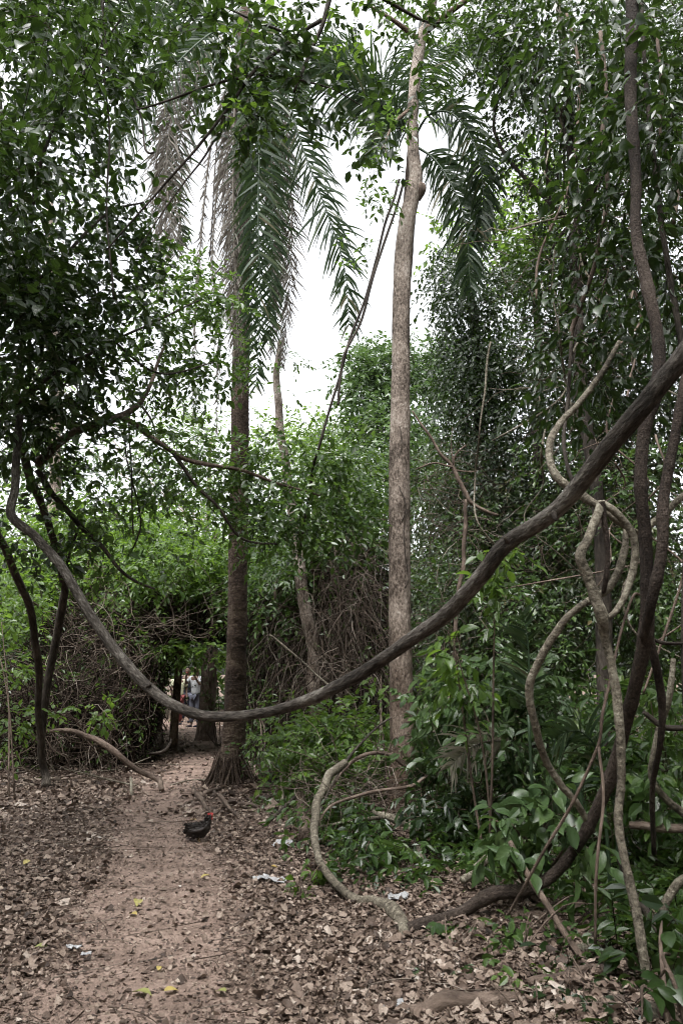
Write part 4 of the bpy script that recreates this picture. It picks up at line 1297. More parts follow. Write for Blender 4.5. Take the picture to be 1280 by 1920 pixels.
pale = [
    ('pale ringed liana curling down from the leaves to pass behind the great liana', [(1160, 640, 4.7, 8), (1130, 695, 4.7, 11), (1085, 755, 4.65, 12), (1048, 795, 4.6, 13), (1029, 840, 4.55, 15), (1040, 890, 4.5, 16), (1085, 925, 4.45, 17), (1130, 955, 4.4, 15), (1168, 985, 4.4, 12), (1200, 1000, 4.45, 9)]),
    ('pale liana kinked at an elbow and running to the ground at lower right', [(1127, 942, 4.3, 15), (1118, 968, 4.28, 18), (1102, 1010, 4.25, 18), (1087, 1042, 4.2, 21), (1100, 1080, 4.2, 20), (1115, 1120, 4.2, 21), (1128, 1158, 4.2, 25), (1134, 1200, 4.25, 18), (1146, 1250, 4.25, 17), (1156, 1310, 4.25, 18), (1163, 1400, 4.25, 17), (1163, 1480, 4.25, 17), (1158, 1540, 4.2, 17), (1172, 1620, 4.15, 16), (1188, 1690, 4.1, 20), (1202, 1770, 4.0, 20), (1214, 1850, 3.95, 18), (1228, 1925, 3.85, 18), (1240, 1990, 3.75, 18)]),
    ('pale liana looping back up to close the pear-shaped loop', [(1127, 942, 4.3, 14), (1150, 958, 4.3, 15), (1178, 990, 4.32, 16), (1190, 1030, 4.32, 15), (1184, 1075, 4.32, 14), (1170, 1118, 4.3, 13), (1152, 1148, 4.27, 12), (1130, 1162, 4.22, 13)]),
    ('mottled liana sweeping out left and down from inside the loop', [(1172, 985, 4.5, 9), (1170, 1030, 4.48, 14), (1158, 1072, 4.45, 15), (1138, 1105, 4.42, 15), (1100, 1128, 4.4, 13), (1062, 1158, 4.4, 14), (1025, 1212, 4.45, 15), (998, 1265, 4.5, 16), (991, 1300, 4.55, 17), (1002, 1358, 4.6, 15), (1020, 1420, 4.7, 14), (1048, 1468, 4.75, 14), (1082, 1508, 4.8, 13), (1110, 1560, 4.9, 12)]),
]
for k, (lab, p_) in enumerate(pale):
    liana('pale_liana', lab, p_, 'bark_pale', 14, 220 + k, n_per=12, nodes=0.05, node_step=0.21 + 0.05 * k, rough=0.085, thin=0.95, group='pale twisting lianas')
liana('dark_liana', 'short dark stem hanging down inside the pear-shaped loop', [(1127, 940, 4.28, 12), (1133, 985, 4.3, 10), (1138, 1030, 4.32, 10), (1136, 1075, 4.33, 10), (1131, 1110, 4.38, 9)], 'bark_ring', 10, 230, n_per=8)
more = [
    ('grey mottled stem wandering down near the right edge', [(1262, 1235, 5.2, 9), (1256, 1290, 5.2, 12), (1240, 1350, 5.3, 12), (1224, 1420, 5.35, 12), (1222, 1462, 5.4, 12), (1245, 1495, 5.4, 14), (1290, 1535, 5.4, 15)], 'bark_pale'),
    ('dark branch curving out to the right edge below the loop', [(1200, 1185, 4.6, 7), (1225, 1200, 4.6, 7), (1255, 1206, 4.6, 7), (1300, 1206, 4.6, 7)], 'bark_dark'),
    ('dark bent branch leaving the right edge above the fallen pole', [(1205, 1335, 5.2, 9), (1235, 1358, 5.2, 11), (1265, 1366, 5.2, 11), (1310, 1362, 5.2, 11)], 'bark_dark'),
    ('brown pole lying level at the right edge', [(1180, 1547, 5.6, 14), (1230, 1550, 5.5, 17), (1310, 1556, 5.4, 18)], 'bark_brown'),
    ('pale looped liana rising from the litter at the right edge', [(1242, 1765, 4.5, 14), (1240, 1735, 4.5, 16), (1250, 1690, 4.5, 16), (1275, 1652, 4.5, 16), (1310, 1630, 4.5, 16), (1350, 1600, 4.5, 16)], 'bark_pale'),
    ('dark stem slanting down to the foot of the pale looped liana', [(1246, 1760, 4.55, 17), (1215, 1715, 4.7, 15), (1185, 1670, 4.8, 12), (1160, 1610, 4.9, 10)], 'bark_dark'),
    ('thin straight wand crossing behind the kinked pale liana', [(1200, 1115, 4.7, 4), (1185, 1120, 4.6, 5), (1160, 1200, 4.5, 5), (1130, 1330, 4.4, 6), (1120, 1400, 4.4, 6), (1075, 1500, 4.45, 6), (1010, 1610, 4.6, 6), (950, 1720, 4.8, 5)], 'bark_brown'),
    ('thin wand dropping straight from the kinked liana to the seedlings', [(1122, 1400, 4.38, 6), (1130, 1500, 4.3, 6), (1118, 1620, 4.25, 6), (1115, 1770, 4.3, 5)], 'bark_brown'),
    ('slender wand leaning across the right edge', [(1285, 1060, 5, 4), (1265, 1130, 5, 5), (1230, 1230, 5, 5), (1205, 1300, 5, 4)], 'bark_brown'),
    ('pale branch rising to the right edge behind the ringed stems', [(1185, 1010, 5.0, 12), (1225, 980, 5.0, 13), (1262, 945, 5.0, 13), (1310, 905, 5.0, 13)], 'bark_pale'),
    ('dark slim stem upright beside the curling pale liana', [(1070, 640, 5.0, 6), (1063, 760, 5.0, 7), (1056, 830, 4.9, 7), (1066, 885, 4.8, 8), (1078, 920, 4.75, 8)], 'bark_dark'),
    ('upper winding liana threading the leaves left of the ringed stem', [(1125, 60, 5.6, 7), (1135, 170, 5.6, 9), (1128, 250, 5.6, 8), (1140, 370, 5.6, 8), (1125, 440, 5.7, 8), (1110, 510, 5.8, 8), (1078, 600, 5.9, 9), (1068, 640, 5.9, 8)], 'bark_brown'),
    ('thin pale liana in the dark leaves right of the ringed stem', [(1230, 60, 5.4, 6), (1240, 160, 5.4, 7), (1238, 260, 5.5, 6), (1270, 330, 5.5, 7), (1262, 420, 5.5, 7)], 'bark_brown'),
    ('thin pale vine draped along the upper right behind leaves', [(1060, 20, 7, 5), (1085, 140, 7, 6), (1070, 330, 7, 5), (1010, 480, 7.2, 5), (1005, 560, 7.2, 4)], 'bark_brown'),
]
for k, (lab, p_, m_) in enumerate(more):
    liana('liana' if k not in (3,) else 'fallen_pole', lab, p_, m_, 10, 240 + k, 'liana' if k != 3 else 'pole', 'small lianas at the right' if k != 3 else None, n_per=8, wobble=0.15)

# thin threads of vine hanging among the leaves on the right
rng = np.random.default_rng(333)
for k in range(14):
    a0, b0, Y0 = rng.uniform(880, 1260), rng.uniform(150, 950), rng.uniform(5.6, 8.5)
    n_ = 6
    dy_ = rng.uniform(40, 90)
    pts_ = [(a0 + rng.normal() * 14 * i, b0 + dy_ * i, Y0 + rng.normal() * 0.15, rng.uniform(2.5, 4.5)) for i in range(n_)]
    liana('hanging_vine', 'one of the thin threads of vine hanging among the leaves on the right', pts_, 'bark_pale' if k % 2 else 'bark_brown', 6, 340 + k, 'vine', 'thin vine threads on the right', n_per=7, wobble=0.8)

# dead branch of bare forks in front of the vine wall
db = thing('dead_branch', 'bare forked dead branch poking out of the vines right of the grey trunk', 'branch', P(930, 965, 10))
for k, p_ in enumerate([[(935, 966, 9.8, 6), (890, 948, 9.8, 8), (872, 925, 9.8, 8), (852, 880, 9.8, 8), (825, 850, 9.8, 6), (800, 810, 9.8, 5), (772, 770, 9.8, 3)], [(850, 878, 9.8, 5), (852, 855, 9.8, 4), (872, 835, 9.8, 3)], [(850, 876, 9.8, 4), (810, 868, 9.8, 4), (780, 880, 9.8, 3)],
                           [(852, 882, 9.8, 4), (880, 884, 9.8, 3), (895, 883, 9.8, 2)], [(872, 935, 9.8, 7), (873, 985, 9.8, 8), (868, 1050, 9.8, 8), (860, 1100, 9.8, 8), (855, 1180, 9.8, 8), (855, 1420, 9.8, 9)], [(848, 872, 9.8, 3), (846, 830, 9.8, 2), (848, 800, 9.8, 1.5)]]):
    stem('branch', db, p_, 'bark_brown', 7, 260 + k, n_per=6, wobble=0.4)

# roots and low lianas right of the path
low = [
    ('knobbly pale root snaking over the litter below the grey tree', [(648, 1432, 7.6, 14), (622, 1445, 7.4, 16), (606, 1480, 7.2, 16), (592, 1520, 7.0, 16), (588, 1560, 6.7, 15), (598, 1608, 6.3, 14), (622, 1650, 5.95, 15), (660, 1682, 5.65, 17), (700, 1698, 5.5, 20), (730, 1712, 5.4, 26), (752, 1742, 5.25, 26), (762, 1760, 5.15, 14)], 'bark_pale', 'root'),
    ('thin arched stem bowing over to the foot of the grey tree', [(610, 1500, 8.2, 5), (640, 1450, 8.2, 6), (680, 1416, 8.2, 7), (725, 1413, 8.1, 7), (765, 1440, 8.1, 7), (795, 1462, 8.2, 6), (830, 1470, 8.4, 5)], 'bark_brown', 'stem'),
    ('long thin stem lying across in front of the grey tree foot', [(590, 1560, 7.0, 4), (620, 1512, 7.2, 5), (690, 1486, 7.4, 6), (770, 1474, 7.5, 6), (800, 1455, 7.6, 5)], 'bark_brown', 'stem'),
    ('grey dead stick reaching to the left at the foot of the grey tree', [(600, 1550, 7.2, 5), (660, 1540, 7.3, 6), (745, 1528, 7.4, 9)], 'bark_pale', 'stick'),
    ('pale bent root humped in front of the grey tree', [(700, 1520, 7.5, 8), (735, 1535, 7.3, 14), (765, 1548, 7.1, 15), (785, 1580, 6.8, 14), (798, 1640, 6.3, 12)], 'bark_pale', 'root'),
    ('forked grey stick standing up from the litter beside the palm', [(526, 1455, 9.2, 5), (529, 1490, 9.0, 6), (526, 1525, 8.7, 7), (524, 1552, 8.4, 7)], 'bark_pale', 'stick'),
    ('rough short stump-like root beside the forked grey stick', [(562, 1490, 8.8, 16), (568, 1520, 8.6, 20), (572, 1560, 8.1, 24), (570, 1582, 7.8, 26)], 'bark_brown', 'root'),
    ('long dark stem leaning up over the brush between palm and grey tree', [(575, 1590, 7.6, 4), (600, 1520, 7.8, 5), (640, 1440, 8, 5), (700, 1370, 8.4, 4), (740, 1340, 8.8, 3)], 'bark_dark', 'stem'),
    ('dark stick angled from the litter to the forked grey stick', [(498, 1548, 8.2, 5), (525, 1520, 8.4, 6), (555, 1492, 8.6, 6)], 'bark_dark', 'stick'),
    ('pale thin vine stretched diagonally in front of the dark brush', [(505, 1190, 11.5, 4), (545, 1222, 11.5, 4), (590, 1262, 11.4, 4), (620, 1290, 11.3, 4), (660, 1340, 11.2, 3)], 'bark_pale', 'vine'),
    ('straight white ridged pole slanting through shrubs right of the grey tree', [(795, 1374, 8.6, 5), (860, 1368, 8.5, 5), (930, 1362, 8.4, 5), (1000, 1352, 8.3, 5)], 'bark_pale', 'pole'),
    ('long bare stick leaning from the big-leaved sapling down to the corner', [(955, 1580, 5.1, 9), (975, 1615, 5.0, 11), (1008, 1668, 4.85, 12), (1050, 1740, 4.55, 12), (1100, 1815, 4.25, 12), (1150, 1885, 3.98, 11), (1190, 1935, 3.8, 10)], 'bark_brown', 'stick'),
    ('short thick pale branch stub beside the big-leaved sapling', [(868, 1650, 5.7, 14), (890, 1632, 5.75, 16), (912, 1610, 5.8, 15)], 'bark_pale', 'stick'),
    ('fallen crooked branch arching down to the litter left of the path', [(85, 1372, LY + .3, 7), (130, 1370, LY + .2, 9), (165, 1380, LY + .1, 10), (205, 1402, LY, 11), (250, 1438, LY, 10), (285, 1455, LY, 10), (301, 1466, LY - .1, 10), (303, 1482, LY - .2, 9)], 'bark_brown', 'branch'),
    ('dark leaning stem at the mouth of the path tunnel', [(301, 1310, 15, 11), (299, 1345, 15, 13), (295, 1385, 14.6, 14), (284, 1416, 14.2, 18)], 'bark_dark', 'stem'),
    ('short pale post-like stick upright in the litter left of the path', [(245, 1458, 10.6, 5), (247, 1494, 10.3, 6)], 'bark_pale', 'stick'),
    ('dark hooked stick by the tunnel mouth', [(283, 1412, 13.8, 5), (305, 1410, 13.6, 6), (318, 1396, 13.6, 5), (322, 1385, 13.6, 3)], 'bark_dark', 'stick'),
]
for k, (lab, p_, m_, c_) in enumerate(low):
    liana({'root': 'surface_root', 'stem': 'arched_stem', 'stick': 'dead_stick', 'vine': 'thin_vine', 'pole': 'thin_pole', 'branch': 'fallen_branch'}[c_], lab, p_, m_, 12, 280 + k, c_, None, n_per=9, wobble=0.2, rough=0.07,
          nodes=0.10 if c_ == 'root' else 0.0, node_step=0.16)
for k, (a, b, c_) in enumerate([((366, 1484), (395, 1530), 0.03), ((408, 1500), (470, 1556), 0.02), ((440, 1506), (520, 1530), 0.022), ((400, 1494), (345, 1512), 0.025)]):
    p0, p1 = G(*a), G(*b)
    mid = (p0 + p1) / 2 + np.array([0, 0, 0.03])
    g = Geo()
    tube(g, [p0 + np.array([0, 0, 0.03]), mid, p1], [c_ * 1.2, c_, c_ * 0.5], sides=8, n_per=8, seed=300 + k, wobble=0.6)
    g.build('root', M['bark_brown'], palm)

# loose dry sticks on the left bank
rng = np.random.default_rng(90)
for k in range(26):
    a, b = rng.uniform(20, 330), rng.uniform(1395, 1478)
    p0 = G(a, b)
    an = rng.uniform(-0.7, 0.7) + (math.pi if rng.uniform() < 0.5 else 0)
    l_ = rng.uniform(0.5, 1.5)
    e = p0[:2] + np.array([math.cos(an), math.sin(an)]) * l_
    p1 = np.array([e[0], e[1], float(gz(*e)) + rng.uniform(0.02, 0.35)])
    mid = (p0 + p1) / 2 + rng.normal(size=3) * 0.06
    mid[2] = max(mid[2], float(gz(mid[0], mid[1])) + 0.02)
    g = Geo()
    r_ = rng.uniform(0.006, 0.016)
    tube(g, [p0 + np.array([0, 0, r_]), mid, p1], [r_, r_ * 0.9, r_ * 0.6], sides=6, n_per=6, seed=k, wobble=0.6)
    tag(g.build('dry_stick', M['dry_twig'] if k % 3 else M['bark_pale'], None, loc=p0), 'one of the loose dry sticks littering the bank left of the path', 'stick', 'loose sticks on the left bank')

# ------------------------------------------------------------------ thickets of dead vines
def thicket(label, boxes, n, seed, mat='dry_twig', seg=8, step=(0.09, 0.24), wander=0.34, grav=0.03, r=(0.003, 0.011), filt=clear, name='dead_vine_thicket', leaves=0):
    rng = np.random.default_rng(seed)
    O = []
    tot = sum(b[6] for b in boxes)
    for b in boxes:
        c, rr = blob(*b[:6])
        k = int(n * b[6] / tot)
        O.append(c + unit(rng.normal(size=(k, 3))) * rr * rng.uniform(0, 1, (k, 1)) ** 0.45)
    O = np.concatenate(O)
    O[:, 2] = np.maximum(O[:, 2], gz(O[:, 0], O[:, 1]) + 0.03)
    D = rng.normal(size=O.shape) * np.array([1, 0.7, 0.8])
    X, R = squiggles(rng, O, D, seg, rng.uniform(*step, len(O)), wander, grav, *r)
    k = np.all(filt(X.reshape(-1, 3)).reshape(X.shape[:2]), axis=1) if filt else np.ones(len(X), bool)
    X, R = X[k], R[k]
    X[..., 2] = np.maximum(X[..., 2], gz(X[..., 0], X[..., 1]) + 0.01)
    g = Geo()
    thin_tubes(g, X, R)
    if leaves:
        sel = rng.integers(0, len(X), leaves)
        mid_ = X[sel, rng.integers(2, X.shape[1], leaves)]
        L_, _ = sprays(rng, mid_, rng.normal(size=mid_.shape), 5, 0.22, 0.10, 0.5, 0.3, 0.5, 1.0, 0.7)
        g2 = Geo()
        add_leaves(g2, L_, 'kite')
        o_ = tag(g.build(name, M[mat]), label, 'thicket', kind='stuff')
        lo = g2.build('foliage', M['leaf_mid'], o_, smooth=False)
        lo['kind'] = 'stuff'
        return o_
    return tag(g.build(name, M[mat]), label, 'thicket', kind='stuff')


thicket('dark brown thicket of dead vines left of the path tunnel', [(190, 1230, 15, 130, 110, 1.6, 3), (330, 1190, 16, 100, 70, 1.6, 3), (120, 1350, 13, 110, 70, 1.0, 2), (260, 1340, 14.5, 70, 80, 1.0, 2), (390, 1200, 16.5, 60, 70, 1.0, 1)], 5200, 400, 'twig', r=(0.004, 0.014), leaves=1500)
thicket('tangle of pale dry vine stems among the left thicket', [(200, 1260, 13.2, 150, 110, 1.0, 3), (330, 1210, 14, 90, 60, 1.0, 2), (150, 1400, 12, 130, 50, .7, 2)], 550, 401, 'dry_twig', 14, (0.08, 0.2), 0.26, 0.02, (0.003, 0.009))
thicket('dark mass of dead creepers between the palm and the grey trunk', [(540, 1180, 15, 90, 120, 1.3, 3), (650, 1130, 14.5, 70, 150, 1.2, 3), (600, 1270, 14, 110, 80, 1.0, 3), (500, 1280, 14.5, 50, 100, .8, 2)], 5200, 402, 'twig', 8, (0.12, 0.3), 0.2, 0.3, (0.004, 0.013), leaves=4200)
thicket('pale dry stems hanging in the dark brush left of the grey trunk', [(560, 1170, 13.3, 80, 90, .7, 2), (650, 1100, 13, 60, 120, .6, 3), (620, 1250, 12, 90, 60, .6, 1)], 600, 403, 'dry_twig', 14, (0.08, 0.2), 0.2, 0.3, (0.003, 0.008))
thicket('dry leafless creepers laced through the vine wall on the right', [(860, 920, 11.4, 80, 90, .8, 3), (960, 1080, 10.4, 130, 150, .9, 3), (1150, 950, 8.8, 110, 170, .9, 2), (1100, 500, 8, 150, 300, 1.0, 2), (830, 1180, 10, 60, 90, .7, 2)], 420, 404, 'dry_twig', 14, (0.07, 0.17), 0.28, 0.08, (0.002, 0.007), filt=None)
thicket('low brush of dry stems around the foot of the grey tree', [(690, 1490, 8.0, 140, 40, .6, 3), (600, 1460, 8.8, 80, 30, .5, 1), (900, 1460, 7.8, 120, 60, .7, 2), (1130, 1520, 6.4, 130, 60, .6, 1)], 320, 405, 'dry_twig', 10, (0.05, 0.13), 0.22, 0.03, (0.002, 0.007))

# ------------------------------------------------------------------ undergrowth and shrubs
def shrub(name, label, base_px, blobs, mat, leaf, seed, catg='shrub', nstem=7, group=None, stem_mat='bark_brown', **kw):
    b = G(*base_px) if len(base_px) == 2 else np.array([*P(*base_px)[:2], 0.0])
    b[2] = float(gz(b[0], b[1]))
    t_ = thing(name, label, catg, b, group)
    c_ = foliage(t_, M[mat], blobs, leaf=leaf, seed=seed, name='foliage', **kw)
    rng = np.random.default_rng(seed)
    for i in rng.permutation(len(c_))[:nstem]:
        e = c_[i]
        m_ = (b + e) / 2 + np.array([rng.normal() * 0.06, rng.normal() * 0.06, 0.12])
        g_ = Geo()
        sr = 0.4 if 'seedling' in name else 1.0
        tube(g_, [b + rng.normal(size=3) * np.array([0.05, 0.05, 0]), m_, e], [0.012 * sr, 0.009 * sr, 0.004 * sr], sides=6, n_per=5, seed=int(rng.integers(999)), wobble=0.4)
        g_.build('stem', M[stem_mat], t_)
    return t_


sh = [
    ('broad_leaved_shrub', 'large shrub of broad glossy leaves between grey trunk and looping lianas', (930, 1480), [(900, 1290, 7.6, 80, 60, .6, 18), (990, 1270, 7.2, 70, 60, .5, 14), (850, 1370, 7.8, 70, 60, .6, 14), (960, 1370, 7.2, 90, 50, .6, 16), (1040, 1330, 6.8, 60, 70, .5, 10)], 'leaf_grey', 0.125, dict(K=6, twig=0.25, rc=0.13, per=4, kind='hex', nparts=140, droop=0.5, nstem=6)),
    ('big_leaved_sapling', 'sapling with large drooping leaves above the ringed stem near the right foreground', (1000, 1690), [(925, 1535, 5.3, 45, 25, .2, 4), (1010, 1535, 5.2, 60, 25, .2, 6), (1080, 1550, 5.0, 35, 25, .2, 4), (960, 1575, 5.3, 60, 15, .2, 3)], 'leaf_grey', 0.15, dict(K=5, twig=0.18, rc=0.06, per=2, kind='hex', nparts=120, droop=0.55, nstem=6, flat=0.6)),
    ('leafy_bush', 'bright leafy bush low in front of the dark brush left of the grey trunk', (620, 1440), [(600, 1370, 9.6, 80, 35, .5, 28), (555, 1400, 9.6, 60, 30, .5, 18), (655, 1345, 9.8, 55, 30, .4, 18), (675, 1410, 9.2, 40, 45, .4, 16), (620, 1440, 9, 70, 30, .4, 16)], 'leaf_bright', 0.10, dict(K=7, twig=0.24, rc=0.13, per=5, kind='hex', nparts=40)),
    ('climbing_plant', 'light green climber clinging to the lower grey trunk', (740, 1520), [(738, 1270, 9.3, 28, 25, .12, 6), (795, 1310, 9.2, 22, 45, .15, 7), (810, 1370, 9.1, 22, 60, .15, 6)], 'leaf_bright', 0.12, dict(K=5, twig=0.18, rc=0.08, per=3, kind='hex', nparts=50, nstem=4, droop=0.5)),
    ('trailing_climber', 'trailing light green climber hanging under the great liana right of the trunk', (920, 1470, 6.6), [(855, 1210, 6.4, 12, 45, .1, 4), (925, 1110, 6.2, 14, 40, .1, 4), (950, 1060, 6.0, 14, 30, .1, 3), (870, 1290, 6.6, 16, 40, .1, 4)], 'leaf_bright', 0.13, dict(K=5, twig=0.2, rc=0.05, per=2, kind='hex', nparts=60, nstem=3, droop=0.9, tdroop=0.8)),
    ('leafy_shrub', 'dark leafy shrub under the looping lianas at the right edge', (1230, 1600), [(1210, 1330, 6.4, 70, 70, .5, 12), (1250, 1480, 6.0, 60, 80, .5, 12), (1180, 1480, 6.2, 60, 60, .5, 10), (1100, 1390, 6.6, 60, 60, .5, 10)], 'leaf_mid', 0.12, dict(K=6, twig=0.24, rc=0.12, per=4, kind='hex', nparts=80, droop=0.5)),
    ('leafy_shrub', 'bushy evergreen shrub with small dark leaves low behind the knobbly root', (700, 1560), [(665, 1570, 7.3, 45, 35, .4, 10), (790, 1610, 6.7, 60, 30, .3, 10), (710, 1640, 6.3, 50, 20, .3, 7), (850, 1550, 7.0, 50, 60, .4, 14)], 'leaf_dark', 0.11, dict(K=6, twig=0.22, rc=0.11, per=4, kind='hex', nparts=70, droop=0.6)),
    ('leafy_shrub', 'thin shrub with bright leaves at the left edge behind the dark stems', (30, 1500), [(20, 1250, 10.5, 40, 60, .5, 9), (15, 1370, 10.5, 30, 50, .4, 6), (20, 1160, 10.5, 50, 60, .5, 10)], 'leaf_bright', 0.10, dict(K=6, twig=0.24, rc=0.12, per=4, kind='hex', nparts=50, nstem=2)),
    ('leafy_shrub', 'sprig of bright leaves lit in front of the left thicket, under the great liana', (190, 1440), [(185, 1335, 11.2, 30, 18, .25, 4), (95, 1330, 11, 25, 20, .2, 3)], 'leaf_bright', 0.13, dict(K=5, twig=0.2, rc=0.07, per=3, kind='hex', nparts=30, nstem=4)),
    ('leafy_shrub', 'leafy spray arching over the path tunnel above the walkers', (410, 1400), [(320, 1215, 14.5, 50, 16, .4, 8), (370, 1225, 15, 40, 14, .4, 7), (250, 1200, 14, 40, 16, .4, 5), (410, 1215, 14.5, 30, 20, .3, 5)], 'leaf_bright', 0.13, dict(K=6, twig=0.26, rc=0.10, per=4, kind='hex', nparts=20, nstem=4)),
    ('leafy_shrub', 'small-leaved ground shrub just right of the palm foot', (495, 1470), [(490, 1410, 10.6, 22, 40, .3, 7), (540, 1430, 10, 30, 30, .3, 7), (480, 1330, 12, 20, 40, .3, 6)], 'leaf_mid', 0.08, dict(K=6, twig=0.2, rc=0.10, per=4, kind='hex')),
    ('leafy_shrub', 'low dark shrub with narrow leaves in the middle of the right bank', (860, 1560), [(870, 1490, 7.2, 70, 40, .4, 12), (835, 1470, 7.8, 30, 50, .3, 8), (960, 1480, 6.9, 60, 40, .4, 9)], 'leaf_dark', 0.13, dict(K=7, twig=0.24, rc=0.11, per=4, lw=0.32, kind='hex', nparts=40, droop=0.7)),
    ('foreground_shrub', 'dark large-leaved shrub cut off by the lower right corner', (1280, 1960, 3.6), [(1240, 1830, 3.8, 45, 35, .2, 5), (1200, 1900, 3.7, 50, 30, .2, 4), (1270, 1760, 3.9, 30, 50, .2, 4)], 'leaf_dark', 0.15, dict(K=5, twig=0.16, rc=0.06, per=2, kind='hex', nparts=60, droop=0.7, nstem=5)),
    ('foreground_seedling', 'young leafy seedling in the litter just right of the fallen log', (985, 1915), [(990, 1870, 4.05, 25, 22, .1, 3)], 'leaf_bright', 0.075, dict(K=6, twig=0.16, rc=0.04, per=2, kind='hex', nparts=30, nstem=3, droop=0.6)),
    ('foreground_seedling', 'dark seedling in the litter between the leaning stick and the lower right shrub', (1100, 1860), [(1090, 1840, 4.2, 40, 25, .15, 5), (1060, 1890, 4.0, 30, 18, .1, 3)], 'leaf_dark', 0.10, dict(K=5, twig=0.15, rc=0.05, per=2, kind='hex', nparts=40, nstem=3, droop=0.6)),
    ('foreground_seedling', 'small seedling beside the foot of the ringed stem', (880, 1780), [(870, 1745, 5.0, 25, 14, .1, 3), (840, 1740, 5.05, 14, 14, .1, 2)], 'leaf_mid', 0.10, dict(K=5, twig=0.14, rc=0.04, per=2, kind='hex', nparts=25, nstem=3, droop=0.7)),
    ('foreground_seedling', 'tiny two-leaved seedling alone in the litter near the bottom centre', (798, 1848), [(798, 1828, 4.35, 5, 4, .03, 1)], 'leaf_mid', 0.085, dict(K=3, twig=0.05, rc=0.01, per=1, kind='hex', nparts=6, nstem=1, droop=0.9)),
    ('foreground_seedling', 'sprouting seedlings along the thin green runner left of the knobbly root', (560, 1690), [(555, 1665, 5.9, 14, 8, .06, 2), (605, 1640, 6.1, 16, 25, .1, 3)], 'leaf_bright', 0.10, dict(K=5, twig=0.12, rc=0.04, per=2, kind='hex', nparts=24, nstem=3, droop=0.6)),
    ('foreground_seedling', 'cluster of seedlings under the long leaning stick', (990, 1780), [(985, 1745, 4.7, 40, 20, .15, 4), (930, 1820, 4.4, 25, 15, .1, 2), (1120, 1690, 4.8, 50, 30, .2, 5)], 'leaf_mid', 0.09, dict(K=5, twig=0.14, rc=0.05, per=2, kind='hex', nparts=40, nstem=5, droop=0.6)),
]
for k, (nm, lab, bp_, bl, mt, lf, kw) in enumerate(sh):
    shrub(nm, lab, bp_, bl, mt, lf, 500 + k * 3, **kw)

# low ground cover that nobody could count
rng = np.random.default_rng(600)
bd = np.array([flatG(*q_) for q_ in ((1400, 1955), (1280, 1930), (1130, 1860), (1030, 1750), (900, 1700), (760, 1685), (640, 1660), (540, 1612), (500, 1545), (480, 1485))])
EDGEY, EDGEX = bd[:, 1], bd[:, 0]
n = 22000
y = 4.3 + 13.5 * rng.uniform(0, 1, n) ** 1.3
x = rng.uniform(-1, 1, n) * (0.5 * y + 0.5)
d, h_ = path_dist(x, y)
e_ = x - np.interp(y, EDGEY, EDGEX) + 0.25 * nz(x * 2, y * 2)
right = x > np.interp(y, PATHY, PATHX)
k = np.where(right, (e_ > 0) & (d > h_ + 0.35) & (rng.uniform(0, 1, n) < np.clip(e_ * 0.7 + 0.08, 0.1, 0.75)), (d > h_ + 0.7) & (y > 15.5))
k &= np.hypot((x - gb[0]) / 0.45, (y - gb[1] + 0.9) / 1.3) > 1.0
x, y = x[k], y[k]
zz = gz(x, y)
O = np.stack([x, y, zz + np.clip(0.085 * (y - 4), 0.12, 0.9) * rng.uniform(0.05, 1, len(x)) ** 1.4], -1)
D = rng.normal(size=O.shape) * np.array([1, 1, 0.35])
L, tw = sprays(rng, O, D, 7, rng.uniform(0.15, 0.32, len(O)), 0.105, 0.42, 0.2, 0.45, 1.0, 0.6)
ok = L[0][:, 2] > 0.05
g = Geo()
nr_ = L[0][:, 1] < 8
add_leaves(g, sub(L, ok & nr_), 'hex')
add_leaves(g, sub(L, ok & ~nr_), 'kite')
tag(g.build('undergrowth', M['leaf_mid'], smooth=False), 'low tangled undergrowth covering the forest floor off the path', 'undergrowth', kind='stuff')
g = Geo()
st = tw.copy()
root = np.stack([tw[:, 0, 0] + rng.normal(size=len(tw)) * 0.06, tw[:, 0, 1] + rng.normal(size=len(tw)) * 0.06, gz(tw[:, 0, 0], tw[:, 0, 1])], -1)
X = np.stack([root, (root + tw[:, 0]) / 2 + rng.normal(size=root.shape) * 0.03, tw[:, 0], tw[:, 2]], 1)
X = X[::3]
thin_tubes(g, X, np.full(X.shape[:2], 0.003))
tag(g.build('undergrowth_stems', M['twig']), 'thin stems standing under the low undergrowth', 'undergrowth', kind='stuff')

# small palm fronds in the undergrowth
for k, (lab, p_, ll, n_, dr, mt) in enumerate([
    ('upright feathery young palm frond standing over the broad-leaved shrub', [(990, 1340, 5.7), (991, 1255, 5.7), (988, 1195, 5.7), (980, 1150, 5.7)], 0.31, 30, 0.2, 'palm_green'),
    ('grey-green palm frond fanned behind the kinked pale liana', [(1130, 1470, 5.4), (1115, 1400, 5.4), (1080, 1370, 5.35), (1035, 1385, 5.3)], 0.36, 30, 0.6, 'palm_green'),
    ('dry whitish palm frond collapsed right of the grey tree', [(960, 1390, 6.9), (910, 1390, 6.9), (870, 1410, 6.9), (840, 1440, 6.8)], 0.38, 30, 0.8, 'palm_pale'),
    ('drooping grey-green palm frond low at the right behind the ringed stem', [(1150, 1500, 6.0), (1110, 1440, 6.0), (1085, 1450, 5.9), (1060, 1510, 5.8)], 0.38, 28, 0.9, 'palm_green')]):
    b = P(*p_[0])
    b[2] = float(gz(b[0], b[1]))
    t_ = thing('young_palm', lab, 'palm frond', b)
    g = Geo()
    tube(g, [b, (b + P(*p_[0])) / 2, P(*p_[0])], [0.014, 0.012, 0.011], sides=6, n_per=4, seed=k)
    g.build('stalk', M['palm_green'], t_)
    frond(t_, p_, mt, ll, n_, 120 + k, droop=dr, spread=0.9, width=0.026, r0=0.011, start=0.05)

